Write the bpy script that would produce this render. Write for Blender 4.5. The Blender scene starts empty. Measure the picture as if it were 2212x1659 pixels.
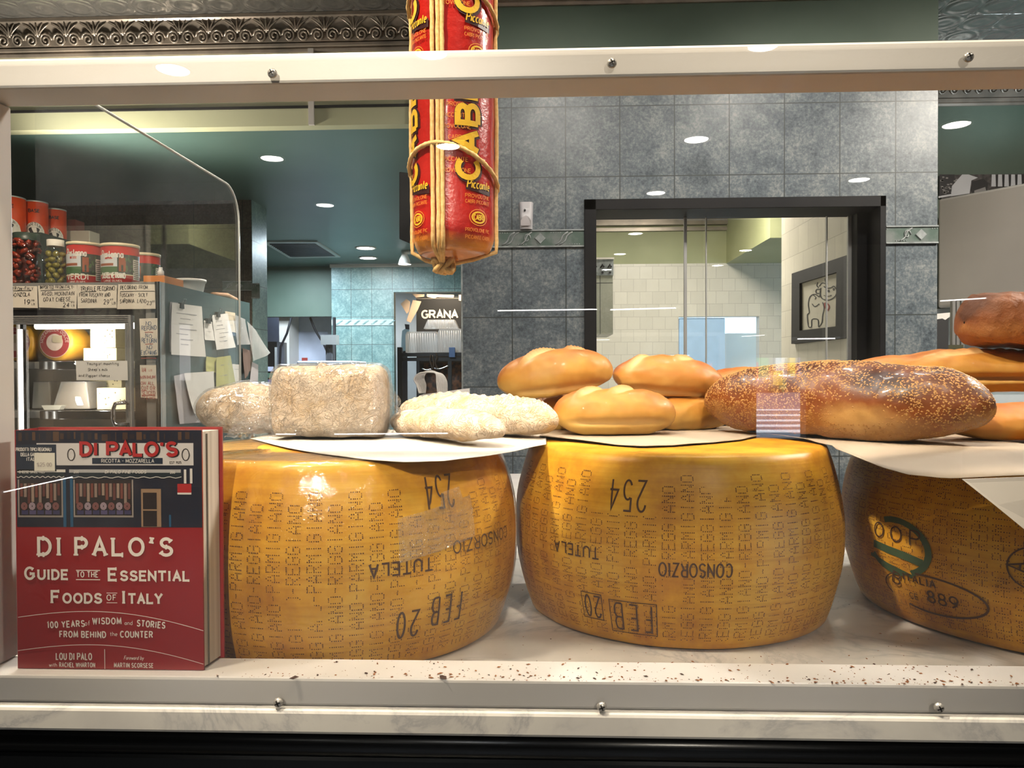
import bpy, bmesh, math, random
from math import sin, cos, pi, radians, sqrt, hypot, exp
from mathutils import Vector, Matrix, noise

# ------------------------------------------------------------------ camera, world, light, exposure
scene = bpy.context.scene
col = scene.collection
IW, IH, F = 2212, 1659, 1661.0
CAM = Vector((0.0, 0.0, 1.40))
YAW, PITCH, ROLL = radians(2.15), radians(-0.85), radians(0.23)
ROT = Matrix.Rotation(YAW, 3, 'Z') @ Matrix.Rotation(radians(90) + PITCH, 3, 'X') @ Matrix.Rotation(-ROLL, 3, 'Z')
cam_data = bpy.data.cameras.new('camera')
cam = bpy.data.objects.new('camera', cam_data)
col.objects.link(cam)
cam.matrix_world = Matrix.Translation(CAM) @ ROT.to_4x4()
cam_data.sensor_width = 36.0
cam_data.lens = F / IW * 36.0
cam_data.clip_start = 0.02
cam_data.clip_end = 200
scene.camera = cam

scene.view_settings.view_transform = 'Standard'
scene.view_settings.look = 'None'
scene.view_settings.gamma = 1.0
scene.view_settings.use_curve_mapping = False
scene.view_settings.exposure = EXPOSURE = 0.0
scene.cycles.use_denoising = True
scene.cycles.use_adaptive_sampling = True
scene.cycles.adaptive_threshold = 0.02
scene.cycles.max_bounces = 6
scene.cycles.diffuse_bounces = 3
scene.cycles.glossy_bounces = 3
scene.cycles.transmission_bounces = 6
scene.cycles.transparent_max_bounces = 16
scene.cycles.caustics_reflective = False
scene.cycles.caustics_refractive = False
scene.cycles.sample_clamp_indirect = 3.0

world = bpy.data.worlds.new('world')
scene.world = world
world.use_nodes = True
bg = world.node_tree.nodes['Background']
bg.inputs['Color'].default_value = (0.62, 0.78, 1.0, 1)
bg.inputs['Strength'].default_value = 5.0
sun_d = bpy.data.lights.new('street_sun', 'SUN')
sun_d.energy = 14.0
sun_d.color = (1.0, 0.97, 0.92)
sun_d.angle = radians(0.5)
sun = bpy.data.objects.new('street_sun', sun_d)
col.objects.link(sun)
sun.rotation_euler = (radians(-42), 0, radians(-25))   # shines away from the shop, onto the street and the houses across it

def lamp(name, kind, loc, power, color, target=None, size=0.1, spot=60, blend=0.5, size_y=None, shape=None):
    d = bpy.data.lights.new(name, kind)
    d.energy = power
    d.color = color
    if kind == 'AREA':
        d.size = size
        if shape: d.shape = shape
        if size_y: d.size_y = size_y
    else:
        d.shadow_soft_size = size
    if kind == 'SPOT':
        d.spot_size = radians(spot); d.spot_blend = blend
    o = bpy.data.objects.new(name, d)
    col.objects.link(o)
    o.location = loc
    t = Vector(target) if target is not None else Vector(loc) + Vector((0, 0, -1))
    o.rotation_euler = (t - Vector(loc)).to_track_quat('-Z', 'Y').to_euler()
    return o

WARM = (1.0, 0.84, 0.62)
NEUT = (1.0, 0.92, 0.80)
COOL = (0.72, 0.88, 1.0)
CEIL = 2.905          # tin ceiling of the shop
SOF = 2.45           # lower ceiling behind the counter
# recessed lamps of the shop ceiling (x, y, power, aim); the first ten stand behind the photographer and are mirrored in the pane
SHOP_LIGHTS = [(1.01, -3.72, 0, None), (0.97, -5.20, 0, None), (1.03, -2.28, 0, None), (-1.87, -4.01, 0, None), (-1.92, -5.51, 0, None),
               (-1.81, -2.44, 0, None), (-0.51, -2.30, 0, None), (-0.61, -3.79, 0, None), (2.54, -3.50, 0, None), (2.50, -4.84, 0, None),
               (-0.78, 0.33, 205, (-0.28, 0.95, 1.28)), (0.26, 0.28, 66, (0.12, 0.98, 1.2)), (0.62, 1.55, 14, (0.3, 1.0, 1.2)), (-0.62, 1.6, 70, (-0.3, 1.0, 1.3)),
               (1.55, 0.3, 9, (0.7, 1.0, 1.3)), (1.0, 1.75, 34, (0.9, 2.9, 1.9)), (-1.7, 1.9, 110, (-1.8, 2.9, 1.7)), (0.1, 1.4, 50, (0.0, 2.9, 1.8))]  # spots aimed at the rear wall are added to brighten it
for x, y, p, aim in SHOP_LIGHTS:
    lamp('shop_lamp', 'SPOT', (x, y, CEIL - 0.03), p if aim is not None else 190, (1, .93, .82) if y > 1.3 and x > -1 else (WARM if aim is not None else (.80, .88, 1.0)), aim, 0.05, 125 if aim is None else 70, 0.7)
lamp('counter_spot', 'SPOT', (-0.51, -2.30, CEIL - 0.03), 470, (1, .88, .70), (-0.24, 0.93, 1.36), 0.05, 13.5, 0.9)
lamp('counter_spot', 'SPOT', (1.03, -2.28, CEIL - 0.03), 200, (1, .88, .70), (0.12, 0.95, 1.28), 0.05, 13.5, 0.9)
# lamps of the lower ceiling, the white kitchen and the far rooms
lamp('far_room_lamp', 'AREA', (-1.6, 6.2, SOF - 0.03), 70, COOL, None, 0.5)
lamp('far_room_lamp', 'AREA', (-2.6, 8.6, SOF - 0.03), 140, (0.6, 0.8, 1.0), None, 0.5)
lamp('far_room_lamp', 'AREA', (-2.3, 6.8, SOF - 0.03), 32, (.70, .85, 1.0), None, 0.4)  # added without a fixture to brighten the white door and machine
lamp('soffit_lamp', 'SPOT', (-1.1, 3.9, SOF - 0.03), 110, NEUT, None, 0.05, 120, 0.6)
lamp('poster_room_lamp', 'SPOT', (-1.0, 7.9, SOF - 0.03), 60, WARM, (-1.0, 8.5, 1.5), 0.06, 110, 0.5)
lamp('kitchen_lamp', 'AREA', (1.0, 5.2, CEIL - 0.05), 85, NEUT, None, 0.6)
lamp('kitchen_lamp', 'AREA', (2.6, 8.4, CEIL - 0.05), 160, (0.45, 0.7, 1.0), None, 0.6)
lamp('unseen_uplight', 'SPOT', (-1.9, 3.05, 2.02), 60, NEUT, (-1.5, 3.0, 3.0), 0.1, 150, .6)  # added lamp without a fixture, brightens the tin crown and fascia
lamp('unseen_uplight', 'SPOT', (2.3, 3.5, 2.3), 14, COOL, (2.2, 3.45, 3.0), 0.1, 150, .6)  # likewise added unseen, brightens the tin ceiling at the right
lamp('right_fill_lamp', 'AREA', (2.2, 1.6, CEIL - 0.05), 105, NEUT, None, 0.3)  # unseen lamp placed to brighten the right wall and hood

# ------------------------------------------------------------------ pixel helpers (measuring only: a point of a given plane seen at a photo pixel)
def ray(px, py):
    return (ROT @ Vector(((px - IW / 2) / F, -(py - IH / 2) / F, -1.0))).normalized()
def U(px, py, Y):
    d = ray(px, py); return CAM + d * ((Y - CAM.y) / d.y)
def UX(px, py, X):
    d = ray(px, py); return CAM + d * ((X - CAM.x) / d.x)
def UZ(px, py, z):
    d = ray(px, py); return CAM + d * ((z - CAM.z) / d.z)
def proj(p):
    c = ROT.transposed() @ (Vector(p) - CAM)
    return IW / 2 + F * c.x / -c.z, IH / 2 - F * c.y / -c.z

# ------------------------------------------------------------------ materials
MATS = {}
class NT:
    def __init__(s, name):
        s.m = bpy.data.materials.new(name); s.m.use_nodes = True
        s.t = s.m.node_tree; s.b = s.t.nodes['Principled BSDF']; s.out = s.t.nodes['Material Output']
    def n(s, typ, **kw):
        nd = s.t.nodes.new('ShaderNode' + typ)
        for k, v in kw.items():
            if k in nd.inputs.keys() if isinstance(k, str) else False: nd.inputs[k].default_value = v
            else: setattr(nd, k, v)
        return nd
    def l(s, a, b): s.t.links.new(a, b)
    def coords(s, kind='Object', scale=(1, 1, 1)):
        if kind == 'World':
            src = s.n('NewGeometry').outputs['Position']
        else:
            src = s.n('TexCoord').outputs[kind]
        mp = s.n('Mapping'); mp.inputs['Scale'].default_value = scale
        s.l(src, mp.inputs['Vector']); return mp.outputs['Vector']
    def noise(s, vec, scale, detail=4, rough=.55, dist=0):
        nd = s.n('TexNoise'); nd.inputs['Scale'].default_value = scale; nd.inputs['Detail'].default_value = detail
        nd.inputs['Roughness'].default_value = rough; nd.inputs['Distortion'].default_value = dist
        if vec is not None: s.l(vec, nd.inputs['Vector'])
        return nd.outputs['Fac']
    def ramp(s, fac, stops):
        nd = s.n('ValToRGB'); e = nd.color_ramp.elements
        while len(e) > 1: e.remove(e[-1])
        for i, (p, c) in enumerate(stops):
            el = e[0] if i == 0 else e.new(p)
            el.position = p; el.color = (*c, 1) if len(c) == 3 else c
        s.l(fac, nd.inputs['Fac']); return nd.outputs['Color']
    def val(s, fac, lo, hi, a=0, b=1):
        nd = s.n('MapRange'); nd.inputs['From Min'].default_value = lo; nd.inputs['From Max'].default_value = hi
        nd.inputs['To Min'].default_value = a; nd.inputs['To Max'].default_value = b
        s.l(fac, nd.inputs['Value']); return nd.outputs['Result']
    def mix(s, fac, a, b, blend='MIX'):
        nd = s.n('Mix'); nd.data_type = 'RGBA'; nd.blend_type = blend
        for sock, v in ((nd.inputs[0], fac), (nd.inputs[6], a), (nd.inputs[7], b)):
            if isinstance(v, (int, float)): sock.default_value = v
            elif isinstance(v, tuple): sock.default_value = (*v, 1)
            else: s.l(v, sock)
        return nd.outputs[2]
    def math(s, op, a, b=None):
        nd = s.n('Math'); nd.operation = op
        for i, v in enumerate((a, b)):
            if v is None: continue
            if isinstance(v, (int, float)): nd.inputs[i].default_value = v
            else: s.l(v, nd.inputs[i])
        return nd.outputs[0]
    def bump(s, h, strength=.3, dist=.002):
        nd = s.n('Bump'); nd.inputs['Strength'].default_value = strength; nd.inputs['Distance'].default_value = dist
        s.l(h, nd.inputs['Height']); s.l(nd.outputs['Normal'], s.b.inputs['Normal']); return nd.outputs['Normal']
    def base(s, c):
        if isinstance(c, tuple): s.b.inputs['Base Color'].default_value = (*c, 1)
        else: s.l(c, s.b.inputs['Base Color'])

def srgb(r, g, b):
    f = lambda c: (c / 255 / 12.92) if c <= 10 else (((c / 255) + .055) / 1.055) ** 2.4
    return (f(r), f(g), f(b))

def mat(name, c, rough=.5, metal=0, coat=0, var=None, bump=None, emit=0, spec=None, space='Object', sss=0):
    """Plain procedural material. var=(scale, second colour, low, high); bump=(scale, strength, distance)."""
    if name in MATS: return MATS[name]
    t = NT(name); b = t.b
    b.inputs['Roughness'].default_value = rough; b.inputs['Metallic'].default_value = metal
    b.inputs['Coat Weight'].default_value = coat; b.inputs['Coat Roughness'].default_value = .1
    if spec is not None: b.inputs['Specular IOR Level'].default_value = spec
    if sss:
        b.inputs['Subsurface Weight'].default_value = sss; b.inputs['Subsurface Scale'].default_value = .004
    v = t.coords(space)
    if var is None: var = (14, tuple(x * .9 for x in c), .35, .75)
    f = t.val(t.noise(v, var[0], 5), var[2], var[3])
    t.base(t.mix(f, c, var[1]))
    if bump: t.bump(t.noise(v, bump[0], 4), bump[1], bump[2])
    if emit:
        b.inputs['Emission Color'].default_value = (*c, 1); b.inputs['Emission Strength'].default_value = emit
    MATS[name] = t.m
    return t.m

def clear(name, tint=(1, 1, 1), f0=.04, rough=0.0, haze=0.0, haze_col=(.9, .9, .9), wrinkle=None, smudge=0.0, gloss=(1, 1, 1)):
    """Clear sheet: see-through, with a Fresnel mirror on top and a little dust."""
    t = NT(name); t.t.nodes.remove(t.b)
    tr = t.n('BsdfTransparent'); tr.inputs['Color'].default_value = (*tint, 1)
    gl = t.n('BsdfGlossy'); gl.inputs['Roughness'].default_value = rough; gl.inputs['Color'].default_value = (*gloss, 1)
    df = t.n('BsdfDiffuse'); df.inputs['Color'].default_value = (*haze_col, 1)
    lw = t.n('LayerWeight'); lw.inputs['Blend'].default_value = .5
    v = t.coords('Object')
    if wrinkle:
        bp = t.n('Bump'); bp.inputs['Strength'].default_value = wrinkle[1]; bp.inputs['Distance'].default_value = wrinkle[2]
        t.l(t.noise(v, wrinkle[0], 5, .6, 1.2), bp.inputs['Height'])
        t.l(bp.outputs['Normal'], gl.inputs['Normal']); t.l(bp.outputs['Normal'], lw.inputs['Normal'])
    p5 = t.math('POWER', lw.outputs['Facing'], 5.0)
    fr = t.math('ADD', t.math('MULTIPLY', p5, 1 - f0), f0)
    m1 = t.n('MixShader'); t.l(fr, m1.inputs[0]); t.l(tr.outputs[0], m1.inputs[1]); t.l(gl.outputs[0], m1.inputs[2])
    m2 = t.n('MixShader'); t.l(m1.outputs[0], m2.inputs[1]); t.l(df.outputs[0], m2.inputs[2])
    if smudge:
        h = t.math('ADD', t.math('MULTIPLY', t.val(t.noise(v, 7, 6, .7), .5, .8), smudge), haze); t.l(h, m2.inputs[0])
    else: m2.inputs[0].default_value = haze
    t.l(m2.outputs[0], t.out.inputs['Surface'])
    MATS[name] = t.m
    return t.m

def slate_tile(name, c1, c2, c3, w=.2025, h=.262, x0=0, z0=0, axis='X', grout=srgb(60, 66, 66), off=0.0, rough=.35, nsc=9, mortar=.0022, bumpy=.35):
    t = NT(name)
    pos = t.n('NewGeometry').outputs['Position']
    sp = t.n('SeparateXYZ'); t.l(pos, sp.inputs[0])
    cb = t.n('CombineXYZ')
    t.l(t.math('SUBTRACT', sp.outputs[axis], x0), cb.inputs[0]); t.l(t.math('SUBTRACT', sp.outputs['Z'], z0), cb.inputs[1])
    br = t.n('TexBrick'); br.offset = off; br.squash = 1; br.inputs['Scale'].default_value = 1
    br.inputs['Mortar Size'].default_value = mortar; br.inputs['Mortar Smooth'].default_value = .1; br.inputs['Bias'].default_value = 0
    br.inputs['Brick Width'].default_value = w; br.inputs['Row Height'].default_value = h
    br.inputs['Color1'].default_value = (1, 1, 1, 1); br.inputs['Color2'].default_value = (.72, .72, .72, 1); br.inputs['Mortar'].default_value = (0, 0, 0, 1)
    t.l(cb.outputs[0], br.inputs['Vector'])
    n1 = t.noise(pos, nsc, 9, .72, .4); n2 = t.noise(pos, nsc * 9, 6, .75)
    c = t.ramp(t.math('ADD', t.math('MULTIPLY', n1, .5), t.math('MULTIPLY', n2, .5)), [(.38, c2), (.5, c1), (.62, c3)])
    c = t.mix(.35, c, br.outputs['Color'], 'MULTIPLY')
    t.base(t.mix(br.outputs['Fac'], c, grout))
    t.b.inputs['Roughness'].default_value = rough
    t.bump(t.math('SUBTRACT', t.math('MULTIPLY', n2, .25), br.outputs['Fac']), bumpy, .003)
    MATS[name] = t.m
    return t.m

def tin_pressed(name, c, pitch=.152, rough=.2):
    """Pressed tin: squares with a diamond boss and ribs, in the surface relief."""
    t = NT(name)
    sp = t.n('SeparateXYZ'); t.l(t.n('NewGeometry').outputs['Position'], sp.inputs[0])
    sx = t.math('ABSOLUTE', t.math('SINE', t.math('MULTIPLY', sp.outputs['X'], pi / pitch)))
    sy = t.math('ABSOLUTE', t.math('SINE', t.math('MULTIPLY', sp.outputs['Y'], pi / pitch)))
    d = t.math('ADD', sx, sy)
    ring = t.math('SINE', t.math('MULTIPLY', d, 9.0))
    rib = t.math('MINIMUM', sx, sy)
    h = t.math('ADD', t.math('MULTIPLY', t.math('POWER', rib, .45), 1.0), t.math('MULTIPLY', ring, .22))
    t.base(c); t.b.inputs['Metallic'].default_value = .75; t.b.inputs['Roughness'].default_value = rough
    t.bump(h, .4, .012)
    MATS[name] = t.m
    return t.m

def crust(name, pale, brown, dark, scar=srgb(236, 200, 140), rough=.5, flour=None, bump=(60, .25, .0015), coat=0.0):
    """Bread crust: 'brown' and 'scar' attributes carry how much each part of the loaf was baked or torn open."""
    t = NT(name)
    v = t.coords('Object')
    a = t.n('Attribute'); a.attribute_name = 'brown'
    s = t.n('Attribute'); s.attribute_name = 'scar'
    n1 = t.noise(v, 18, 5, .6); n2 = t.noise(v, bump[0], 6, .65)
    k = t.math('ADD', a.outputs['Fac'], t.math('MULTIPLY', t.math('SUBTRACT', n1, .5), 1.0))
    c = t.ramp(k, [(.1, pale), (.55, brown), (1.0, dark)])
    c = t.mix(t.math('MULTIPLY', s.outputs['Fac'], .8), c, scar)
    if flour:
        fn = t.val(t.math('ADD', t.math('MULTIPLY', t.noise(v, 26, 8, .7, .8), .7), t.math('MULTIPLY', n2, .3)), .37, .55)
        c = t.mix(fn, c, flour)
    t.base(c)
    t.b.inputs['Roughness'].default_value = rough; t.b.inputs['Coat Weight'].default_value = coat
    if flour:
        w1 = t.noise(v, 55, 3, .5, 2.6); w1 = t.math('ABSOLUTE', t.math('SUBTRACT', w1, .5))
        cr = t.val(w1, 0, .05)          # fine cracks in the flour
        t.base(t.mix(t.math('MULTIPLY', t.math('SUBTRACT', 1.0, cr), .18), c, brown))
        n2 = t.math('ADD', n2, t.math('MULTIPLY', cr, .32))
    t.bump(n2, bump[1], bump[2])
    MATS[name] = t.m
    return t.m

# ------------------------------------------------------------------ mesh builder (all coordinates are world coordinates)
class MB:
    def __init__(s): s.v = []; s.f = []; s.mi = []; s.sm = []; s.mats = []; s.at = {}
    def m(s, mt):
        if mt not in s.mats: s.mats.append(mt)
        return s.mats.index(mt)
    def add(s, vs, fs, mt, smooth=False, attrs=None):
        o = len(s.v); s.v += [Vector(p) for p in vs]; i = s.m(mt)
        for f in fs: s.f.append([a + o for a in f]); s.mi.append(i); s.sm.append(smooth)
        if attrs:
            for k, vals in attrs.items(): s.at.setdefault(k, {}).update({o + j: x for j, x in enumerate(vals)})
        return s
    def box(s, x0, x1, y0, y1, z0, z1, mt, M=None):
        vs = [Vector(p) for p in ((x0, y0, z0), (x1, y0, z0), (x1, y1, z0), (x0, y1, z0), (x0, y0, z1), (x1, y0, z1), (x1, y1, z1), (x0, y1, z1))]
        if M is not None: vs = [M @ p for p in vs]
        return s.add(vs, [(0, 3, 2, 1), (4, 5, 6, 7), (0, 1, 5, 4), (1, 2, 6, 5), (2, 3, 7, 6), (3, 0, 4, 7)], mt)
    def poly(s, pts, mt): return s.add(pts, [list(range(len(pts)))], mt)
    def prism(s, pts, vec, mt):
        """Outline pts pushed along vec."""
        n = len(pts); a = [Vector(p) for p in pts]; b = [p + Vector(vec) for p in a]
        return s.add(a + b, [list(range(n))[::-1], list(range(n, 2 * n))] + [(i, (i + 1) % n, n + (i + 1) % n, n + i) for i in range(n)], mt)
    def grid(s, fn, nu, nv, mt, smooth=True, attrs=None, wrap_v=False):
        vs = []; at = {}
        mv = nv if wrap_v else nv + 1
        for i in range(nu + 1):
            for j in range(mv):
                r = fn(i / nu, j / nv)
                if isinstance(r, tuple) and len(r) == 2:
                    vs.append(r[0])
                    for k, x in r[1].items(): at.setdefault(k, []).append(x)
                else: vs.append(r)
        fs = []
        for i in range(nu):
            for j in range(nv):
                j2 = (j + 1) % mv if wrap_v else j + 1
                fs.append((i * mv + j, (i + 1) * mv + j, (i + 1) * mv + j2, i * mv + j2))
        return s.add(vs, fs, mt, smooth, at or None)
    def lathe(s, prof, n, mt, M=None, smooth=True, caps=True):
        vs = []
        for r, z in prof:
            for k in range(n):
                a = 2 * pi * k / n; vs.append(Vector((r * cos(a), r * sin(a), z)))
        if M is not None: vs = [M @ p for p in vs]
        fs = [(i * n + k, i * n + (k + 1) % n, (i + 1) * n + (k + 1) % n, (i + 1) * n + k) for i in range(len(prof) - 1) for k in range(n)]
        s.add(vs, fs, mt, smooth)
        if caps:
            o = len(s.v) - len(vs)
            for idx, rev in ((0, True), (len(prof) - 1, False)):
                ring = [o + idx * n + k for k in range(n)]
                s.f.append(ring[::-1] if rev else ring); s.mi.append(s.m(mt)); s.sm.append(False)
        return s
    def cyl(s, a, b, r, mt, n=12, r2=None):
        a = Vector(a); b = Vector(b); d = b - a
        M = Matrix.Translation(a) @ d.to_track_quat('Z', 'Y').to_matrix().to_4x4()
        return s.lathe([(r, 0), (r if r2 is None else r2, d.length)], n, mt, M)
    def tube(s, pts, r, mt, n=7, closed=False, twist=None):
        P = [Vector(p) for p in pts]; vs = []; N = len(P); up = Vector((0, 0, 1)); pr = None
        for i, p in enumerate(P):
            a = P[(i - 1) % N] if closed or i > 0 else p; b = P[(i + 1) % N] if closed or i < N - 1 else p
            t = (b - a).normalized()
            if pr is None: pr = t.orthogonal().normalized()
            pr = (pr - t * pr.dot(t)).normalized(); q = t.cross(pr)
            rr = r(i / max(1, N - 1)) if callable(r) else r
            for k in range(n):
                an = 2 * pi * k / n; rk = rr
                if twist: rk = rr * (1 + .22 * cos(3 * an + twist * i))
                vs.append(p + (pr * cos(an) + q * sin(an)) * rk)
        fs = [(i * n + k, i * n + (k + 1) % n, ((i + 1) % N) * n + (k + 1) % n, ((i + 1) % N) * n + k) for i in range(N if closed else N - 1) for k in range(n)]
        if not closed: fs += [list(range(n))[::-1], [(N - 1) * n + k for k in range(n)]]
        return s.add(vs, fs, mt, True)
    def ribbon(s, pts, width, fn0, mt, closed=False):
        """Flat stroke of a pen in a 2-D plane, laid on a surface by fn(u, v)."""
        s.k = (getattr(s, 'k', 0) + 1) % 29; lift = s.k * 9e-6
        try: fn0(0, 0, 0); fn = lambda u, v: fn0(u, v, lift)
        except TypeError: fn = fn0
        P = [Vector((p[0], p[1])) for p in pts]
        P = [p for i, p in enumerate(P) if i == 0 or (p - P[i - 1]).length > 1e-7]
        if len(P) < 2: return s
        N = len(P); vs = []
        for i, p in enumerate(P):
            a = P[(i - 1) % N] if closed or i > 0 else None; b = P[(i + 1) % N] if closed or i < N - 1 else None
            t1 = (p - a).normalized() if a is not None else (b - p).normalized()
            t2 = (b - p).normalized() if b is not None else t1
            n1 = Vector((-t1.y, t1.x)); n2 = Vector((-t2.y, t2.x)); mm = n1 + n2
            if mm.length < .3: mm = n1
            mm = mm.normalized(); k = width / 2 / max(.45, mm.dot(n1))
            q1 = p + mm * k; q2 = p - mm * k
            vs += [fn(q1.x, q1.y), fn(q2.x, q2.y)]
        fs = [(2 * i, 2 * i + 1, 2 * ((i + 1) % N) + 1, 2 * ((i + 1) % N)) for i in range(N if closed else N - 1)]
        return s.add(vs, fs, mt)
    def text(s, txt, fn, h, mt, w=.12, x=0, y=0, align='c', gap=.22, wide=1.0, serif=0, jit=0, slant=0, rng=None, rot=0, fit=None, small=None):
        """Pen-stroke lettering: cap height h, stroke w*h, laid by fn(u, v); small = cap height of all but the first letters of words."""
        rng = rng or random.Random(hash(txt) % 1000 if False else sum(map(ord, txt)))
        items = []; cx = 0; first = True
        for ch in txt:
            k = 1.0
            if small and not first and ch != ' ': k = small
            if ch == ' ':
                cx += .5 * wide; first = True; continue
            first = False
            g = GLYPH.get(ch) or GLYPH.get(ch.upper())
            if g is None: continue
            gw, strokes = g
            items.append((cx, k, strokes)); cx += (gw / 6 * wide) * k + gap * (.7 if k < 1 else 1)
        total = (cx - gap) * h
        sc = 1.0
        if fit: sc = fit / total
        off = {'c': -total * sc / 2, 'l': 0, 'r': -total * sc}[align]
        cr, sr = cos(rot), sin(rot)
        for cx, k, strokes in items:
            jx = rng.uniform(-jit, jit); jy = rng.uniform(-jit, jit); ja = 1 + rng.uniform(-jit, jit)
            for pts, closed in strokes:
                q = []
                for a, b in pts:
                    uu = (cx + (a / 6 * wide + (b / 6) * slant) * k * ja + jx) * h * sc + off
                    vv = (b / 6 * k + jy) * h
                    q.append((x + uu * cr - vv * sr, y + uu * sr + vv * cr))
                s.ribbon(q, w * h * (k * .5 + .5), fn, mt, closed)
                if serif and not closed:
                    for e, e2 in ((0, 1), (-1, -2)):
                        p = Vector(q[e]); d = (p - Vector(q[e2])).normalized(); nn = Vector((-d.y, d.x)) * serif * h
                        if k < 1: nn *= k
                        s.ribbon([(p - nn), (p + nn)], w * h * .55, fn, mt)
        return s
    def build(s, name, parent=None, origin=None, bevel=0, seg=2, sub=0):
        me = bpy.data.meshes.new(name)
        if parent is not None and origin is None: o = parent['_org'] if '_org' in parent else parent.matrix_world.translation
        elif origin is not None: o = origin
        else:
            lo = [min(p[i] for p in s.v) for i in range(3)]; hi = [max(p[i] for p in s.v) for i in range(3)]
            o = ((lo[0] + hi[0]) / 2, (lo[1] + hi[1]) / 2, lo[2])
        o = Vector(o)
        me.from_pydata([p - o for p in s.v], [], s.f)
        for mt in s.mats: me.materials.append(mt)
        me.polygons.foreach_set('material_index', s.mi); me.polygons.foreach_set('use_smooth', s.sm)
        for k, d in s.at.items():
            a = me.attributes.new(k, 'FLOAT', 'POINT'); a.data.foreach_set('value', [d.get(i, 0.0) for i in range(len(s.v))])
        me.update()
        ob = bpy.data.objects.new(name, me); col.objects.link(ob)
        ORG[ob.name] = o
        if parent is None: ob.location = o
        else:
            ob.parent = parent; ob.location = o - ORG[parent.name]
        if bevel:
            b = ob.modifiers.new('bevel', 'BEVEL'); b.width = bevel; b.segments = seg; b.limit_method = 'ANGLE'; b.harden_normals = False
        if sub:
            b = ob.modifiers.new('subdivision', 'SUBSURF'); b.levels = sub; b.render_levels = sub
        return ob
ORG = {}
def part(mb, name, parent, bevel=0, label=None, seg=2, kind=None):
    o = mb.build(name, parent, ORG[parent.name], bevel, seg)
    if label: o['label'] = label
    if kind: o['kind'] = kind
    return o
def thing(name, loc, label, cat, group=None, kind=None):
    o = bpy.data.objects.new(name, None); col.objects.link(o); o.empty_display_size = .05
    o.location = loc; ORG[o.name] = Vector(loc)
    return tag(o, label, cat, group, kind)
def tag(o, label=None, cat=None, group=None, kind=None):
    if label: o['label'] = label
    if cat: o['category'] = cat
    if group: o['group'] = group
    if kind: o['kind'] = kind
    return o
def struct(mb, name, bevel=0, label=None, cat=None):
    return tag(mb.build(name, bevel=bevel), label, cat, kind='structure')
def dup(root, loc, label=None):
    """Copy of a thing with copies of its parts and sub-parts."""
    r = root.copy(); col.objects.link(r); r.location = loc; ORG[r.name] = Vector(loc)
    if label: r['label'] = label
    for ch in list(root.children):
        c = ch.copy(); col.objects.link(c); c.parent = r
        for g in list(ch.children):
            d = g.copy(); col.objects.link(d); d.parent = c
    return r
def plane(o, ux, uy, n=(0, 0, 0)):
    o = Vector(o); ux = Vector(ux); uy = Vector(uy); n = Vector(n)
    nn = ux.cross(uy).normalized()
    return lambda u, v, d=0: o + ux * u + uy * v + n + nn * d
def front(x, y, z, off=.0006):
    """Surface facing the shop (towards -Y)."""
    return plane((x, y - off, z), (1, 0, 0), (0, 0, 1))

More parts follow.
